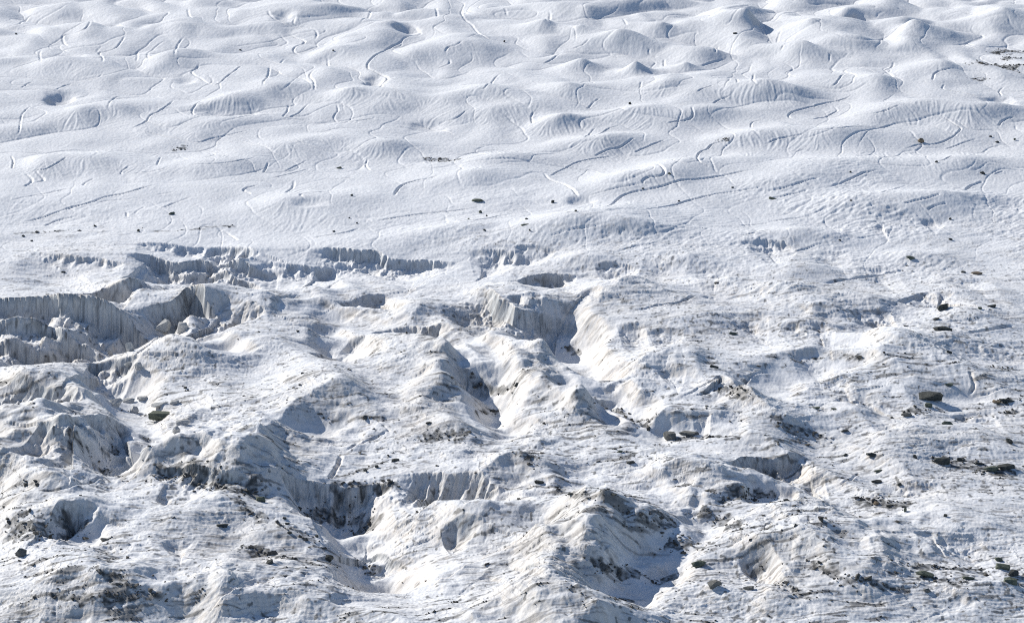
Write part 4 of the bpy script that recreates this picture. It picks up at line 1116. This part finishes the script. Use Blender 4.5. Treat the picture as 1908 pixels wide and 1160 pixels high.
    (736, 856, 15, 7, 'd', 'boulder', 'boulder', 'dark boulder at the top of the slanting stone row'),
    (702, 868, 9, 6, 'd', 'stone', 'stone', 'middle dark stone of the slanting stone row'),
    (680, 876, 10, 6, 'd', 'stone', 'stone', 'lowest dark stone of the slanting stone row'),
    (671, 842, 10, 3, 'y', 'stone', 'stone', 'thin grey stone alone on the smooth snow fan'),
    (799, 787, 16, 4, 'd', 'stone', 'stone', 'dark flat stone above the black grit patch'),
    (963, 715, 12, 7, 'd', 'boulder', 'boulder', 'dark rock at the tip of a blue shaded basin'),
    (485, 928, 16, 12, 'g', 'boulder', 'boulder', 'green grey boulder perched on the dirty left ridge'),
    (530, 964, 10, 5, 'd', 'stone', 'stone', 'dark stone upper one of three on the dirty ridge flank'),
    (535, 974, 11, 5, 'd', 'stone', 'stone', 'dark stone middle one of three on the dirty ridge flank'),
    (540, 991, 11, 6, 'd', 'stone', 'stone', 'dark stone lowest one of three on the dirty ridge flank'),
    (590, 997, 9, 5, 'd', 'stone', 'stone', 'small dark stone right of the trio on the ridge flank'),
    (614, 1038, 15, 15, 'd', 'boulder', 'boulder', 'black upright boulder at the end of the ridge debris'),
    (502, 1046, 14, 8, 'd', 'boulder', 'boulder', 'dark boulder in the black debris of the lower ridge'),
    (40, 1028, 20, 16, 'y', 'boulder', 'boulder', 'square brown grey block by the lower left edge'),
    (415, 978, 22, 7, 'd', 'boulder', 'boulder', 'long dark boulder on the crest of the lower left slope'),
    (197, 1004, 22, 7, 'y', 'boulder', 'boulder', 'low grey boulder below the small shaded basin at left'),
    (94, 998, 8, 10, 'd', 'boulder', 'boulder', 'narrow upright dark rock under the lower left wall'),
    (345, 721, 8, 5, 'd', 'stone', 'stone', 'tiny dark stone on the broad lit slope at left'),
    (216, 748, 26, 18, 'i', 'ice_block', 'ice block', 'pale faceted ice block left end of the hollow rubble'),
    (240, 745, 22, 10, 'i', 'ice_block', 'ice block', 'flat topped ice block right of the pale faceted block'),
    (250, 762, 16, 14, 'i', 'ice_block', 'ice block', 'upright ice block in front of the greenish boulder'),
    (265, 740, 20, 10, 'i', 'ice_block', 'ice block', 'dirty ice block at the shadow edge of the left hollow'),
    (325, 748, 16, 10, 'i', 'ice_block', 'ice block', 'grey ice block above right of the greenish boulder'),
    (296, 754, 34, 8, 'i', 'ice_block', 'ice block', 'long low ice slab behind the greenish boulder'),
    (340, 785, 26, 10, 'i', 'ice_block', 'ice block', 'grey ice block at lower right of the greenish boulder'),
    (328, 800, 14, 14, 'i', 'ice_block', 'ice block', 'dark sided ice block below the greenish boulder'),
    (240, 645, 16, 20, 'i', 'ice_block', 'ice block', 'tall white ice tooth at the foot of the long grey wall'),
    (205, 655, 12, 12, 'i', 'ice_block', 'ice block', 'small white ice tooth left of the tall ice tooth'),
    (258, 682, 14, 14, 'i', 'ice_block', 'ice block', 'leaning ice block above the blue shadow in the left hollow'),
    (240, 682, 16, 10, 'i', 'ice_block', 'ice block', 'tilted beige ice slab against the small grey cliff'),
    (300, 605, 34, 24, 'i', 'ice_block', 'ice block', 'rounded ribbed ice hump at the right end of the long wall'),
    (340, 608, 24, 20, 'i', 'ice_block', 'ice block', 'rounded grey ice stump before the curved ice wall'),
]
#==END STONES==
for k, (px, py, w, h, mt, nm, cat, label, *rest) in enumerate(STONES):
    o = stone(px, py, w, h, mt, nm, seed=300 + k, tilt=random.uniform(-0.15, 0.2), boxy=0.9 if 'flat' in nm else 0.5)
    o['label'] = label
    o['category'] = cat
    if nm == 'ice_block':
        o['group'] = 'fallen ice blocks in the left hollow'

# gravel: thousands of tiny angular stones on the grit bands, one object
tmpl = []
for k in range(8):
    bm = hull(900 + k, 9, 0.7, 0.5)
    bmesh.ops.triangulate(bm, faces=bm.faces)
    bm.verts.index_update()
    tv = np.array([v.co[:] for v in bm.verts], f32)
    tf = np.array([[v.index for v in f.verts] for f in bm.faces], np.int32)
    tmpl.append((tv, tf))
    bm.free()
gp = []
for P, wm, s in GRPOLY:
    seg = np.hypot(*np.diff(P[:, :2], axis=0).T).sum()
    n = int(seg * wm * 2 * s * s * 1.1) + 6
    t = RNG.uniform(0, len(P) - 1.001, n)
    i = t.astype(int)
    q = P[i, :2] * (1 - (t - i))[:, None] + P[i + 1, :2] * (t - i)[:, None]
    q = q + RNG.normal(0, wm * 0.75, (n, 2))
    sz = 0.10 + RNG.gamma(1.4, 0.11, n)
    gp.append(np.column_stack([q, sz * 0.9]))
rr_, cc_ = np.nonzero(black > 0.7)
pick = RNG.choice(len(rr_), min(2600, len(rr_)), replace=False, p=None)
wgt = TI[rr_[pick]] / TI.min()
gp.append(np.column_stack([X[rr_[pick], cc_[pick]], Y[rr_[pick], cc_[pick]], 0.07 + RNG.gamma(1.3, 0.07, len(pick))]))
# loose scatter over the broken ground
n = 700
pxs = RNG.uniform(-20, 1930, n)
pys = 430 + 720 * RNG.uniform(0, 1, n) ** 0.8
gx_, gy_ = [], []
for a, b in zip(pxs, pys):
    x, y = ground(a, b)
    gx_.append(x)
    gy_.append(y)
gx_ = np.array(gx_)
gy_ = np.array(gy_)
keep = (fbm(gx_.astype(f32), gy_.astype(f32), 22, 3, 191) + 0.25 * (pxs / 1908) > RNG.uniform(-0.1, 0.75, n))
gp.append(np.column_stack([gx_, gy_, 0.09 + RNG.gamma(1.3, 0.08, n)])[keep])
gp = np.vstack(gp)
gz = sample(Z, gp[:, 0], gp[:, 1])
VV, FF = [], []
base = 0
for k in range(len(gp)):
    tv, tf = tmpl[k % 8]
    s = min(gp[k, 2], 0.9)
    a = RNG.uniform(0, 6.28)
    ca_, sa_ = math.cos(a), math.sin(a)
    sx, sy = s * RNG.uniform(0.8, 1.7), s
    vx = tv[:, 0] * sx
    vy = tv[:, 1] * sy
    VV.append(np.column_stack([vx * ca_ - vy * sa_ + gp[k, 0], vx * sa_ + vy * ca_ + gp[k, 1], tv[:, 2] * s + gz[k] + s * 0.25]))
    FF.append(tf + base)
    base += len(tv)
gv = mesh_from('gravel', np.vstack(VV), np.vstack(FF), M_GRAVEL, False)
gv['kind'] = 'stuff'
gv['label'] = 'dark grit and small stones strewn in bands over the ice'
gv['category'] = 'gravel'
print('gravel', len(gp))

# ------------------------------------------------------------------ light
w = bpy.data.worlds.new('World')
bpy.context.scene.world = w
w.use_nodes = True
nt = w.node_tree
bg = nt.nodes['Background']
sky = nt.nodes.new('ShaderNodeTexSky')
sky.sky_type = 'NISHITA'
sky.sun_disc = False
sky.sun_elevation = SUN_EL
az = math.atan2(SUN_DIR[0], SUN_DIR[1])       # clockwise from +Y
sky.sun_rotation = az
sky.altitude = 3500
sky.air_density = 1.0
sky.dust_density = 0.6
nt.links.new(sky.outputs['Color'], bg.inputs['Color'])
bg.inputs['Strength'].default_value = 0.125
sl_ = bpy.data.lights.new('sun', 'SUN')
sl_.energy = 5.3
sl_.angle = math.radians(0.5)
sl_.color = (1.0, 0.95, 0.875)
so = bpy.data.objects.new('sun', sl_)
COL.objects.link(so)
from mathutils import Vector
dv = Vector((SUN_DIR[0] * math.cos(SUN_EL), SUN_DIR[1] * math.cos(SUN_EL), math.sin(SUN_EL)))
so.rotation_euler = dv.to_track_quat('Z', 'Y').to_euler()

# ------------------------------------------------------------------ camera
cd = bpy.data.cameras.new('camera')
cd.sensor_width = 36
cd.lens = 18 / math.tan(HFOV / 2)
cd.clip_start = 1
cd.clip_end = 60000
co = bpy.data.objects.new('camera', cd)
co.location = (0, 0, CAMH)
co.rotation_euler = (math.pi / 2 - PITCH, 0, 0)
COL.objects.link(co)
sc_ = bpy.context.scene
sc_.camera = co
sc_.view_settings.view_transform = 'Standard'
sc_.view_settings.look = 'None'
sc_.view_settings.exposure = 0
sc_.cycles.use_denoising = False
sc_.cycles.filter_width = 1.1
sc_.cycles.max_bounces = 6
sc_.cycles.diffuse_bounces = 4
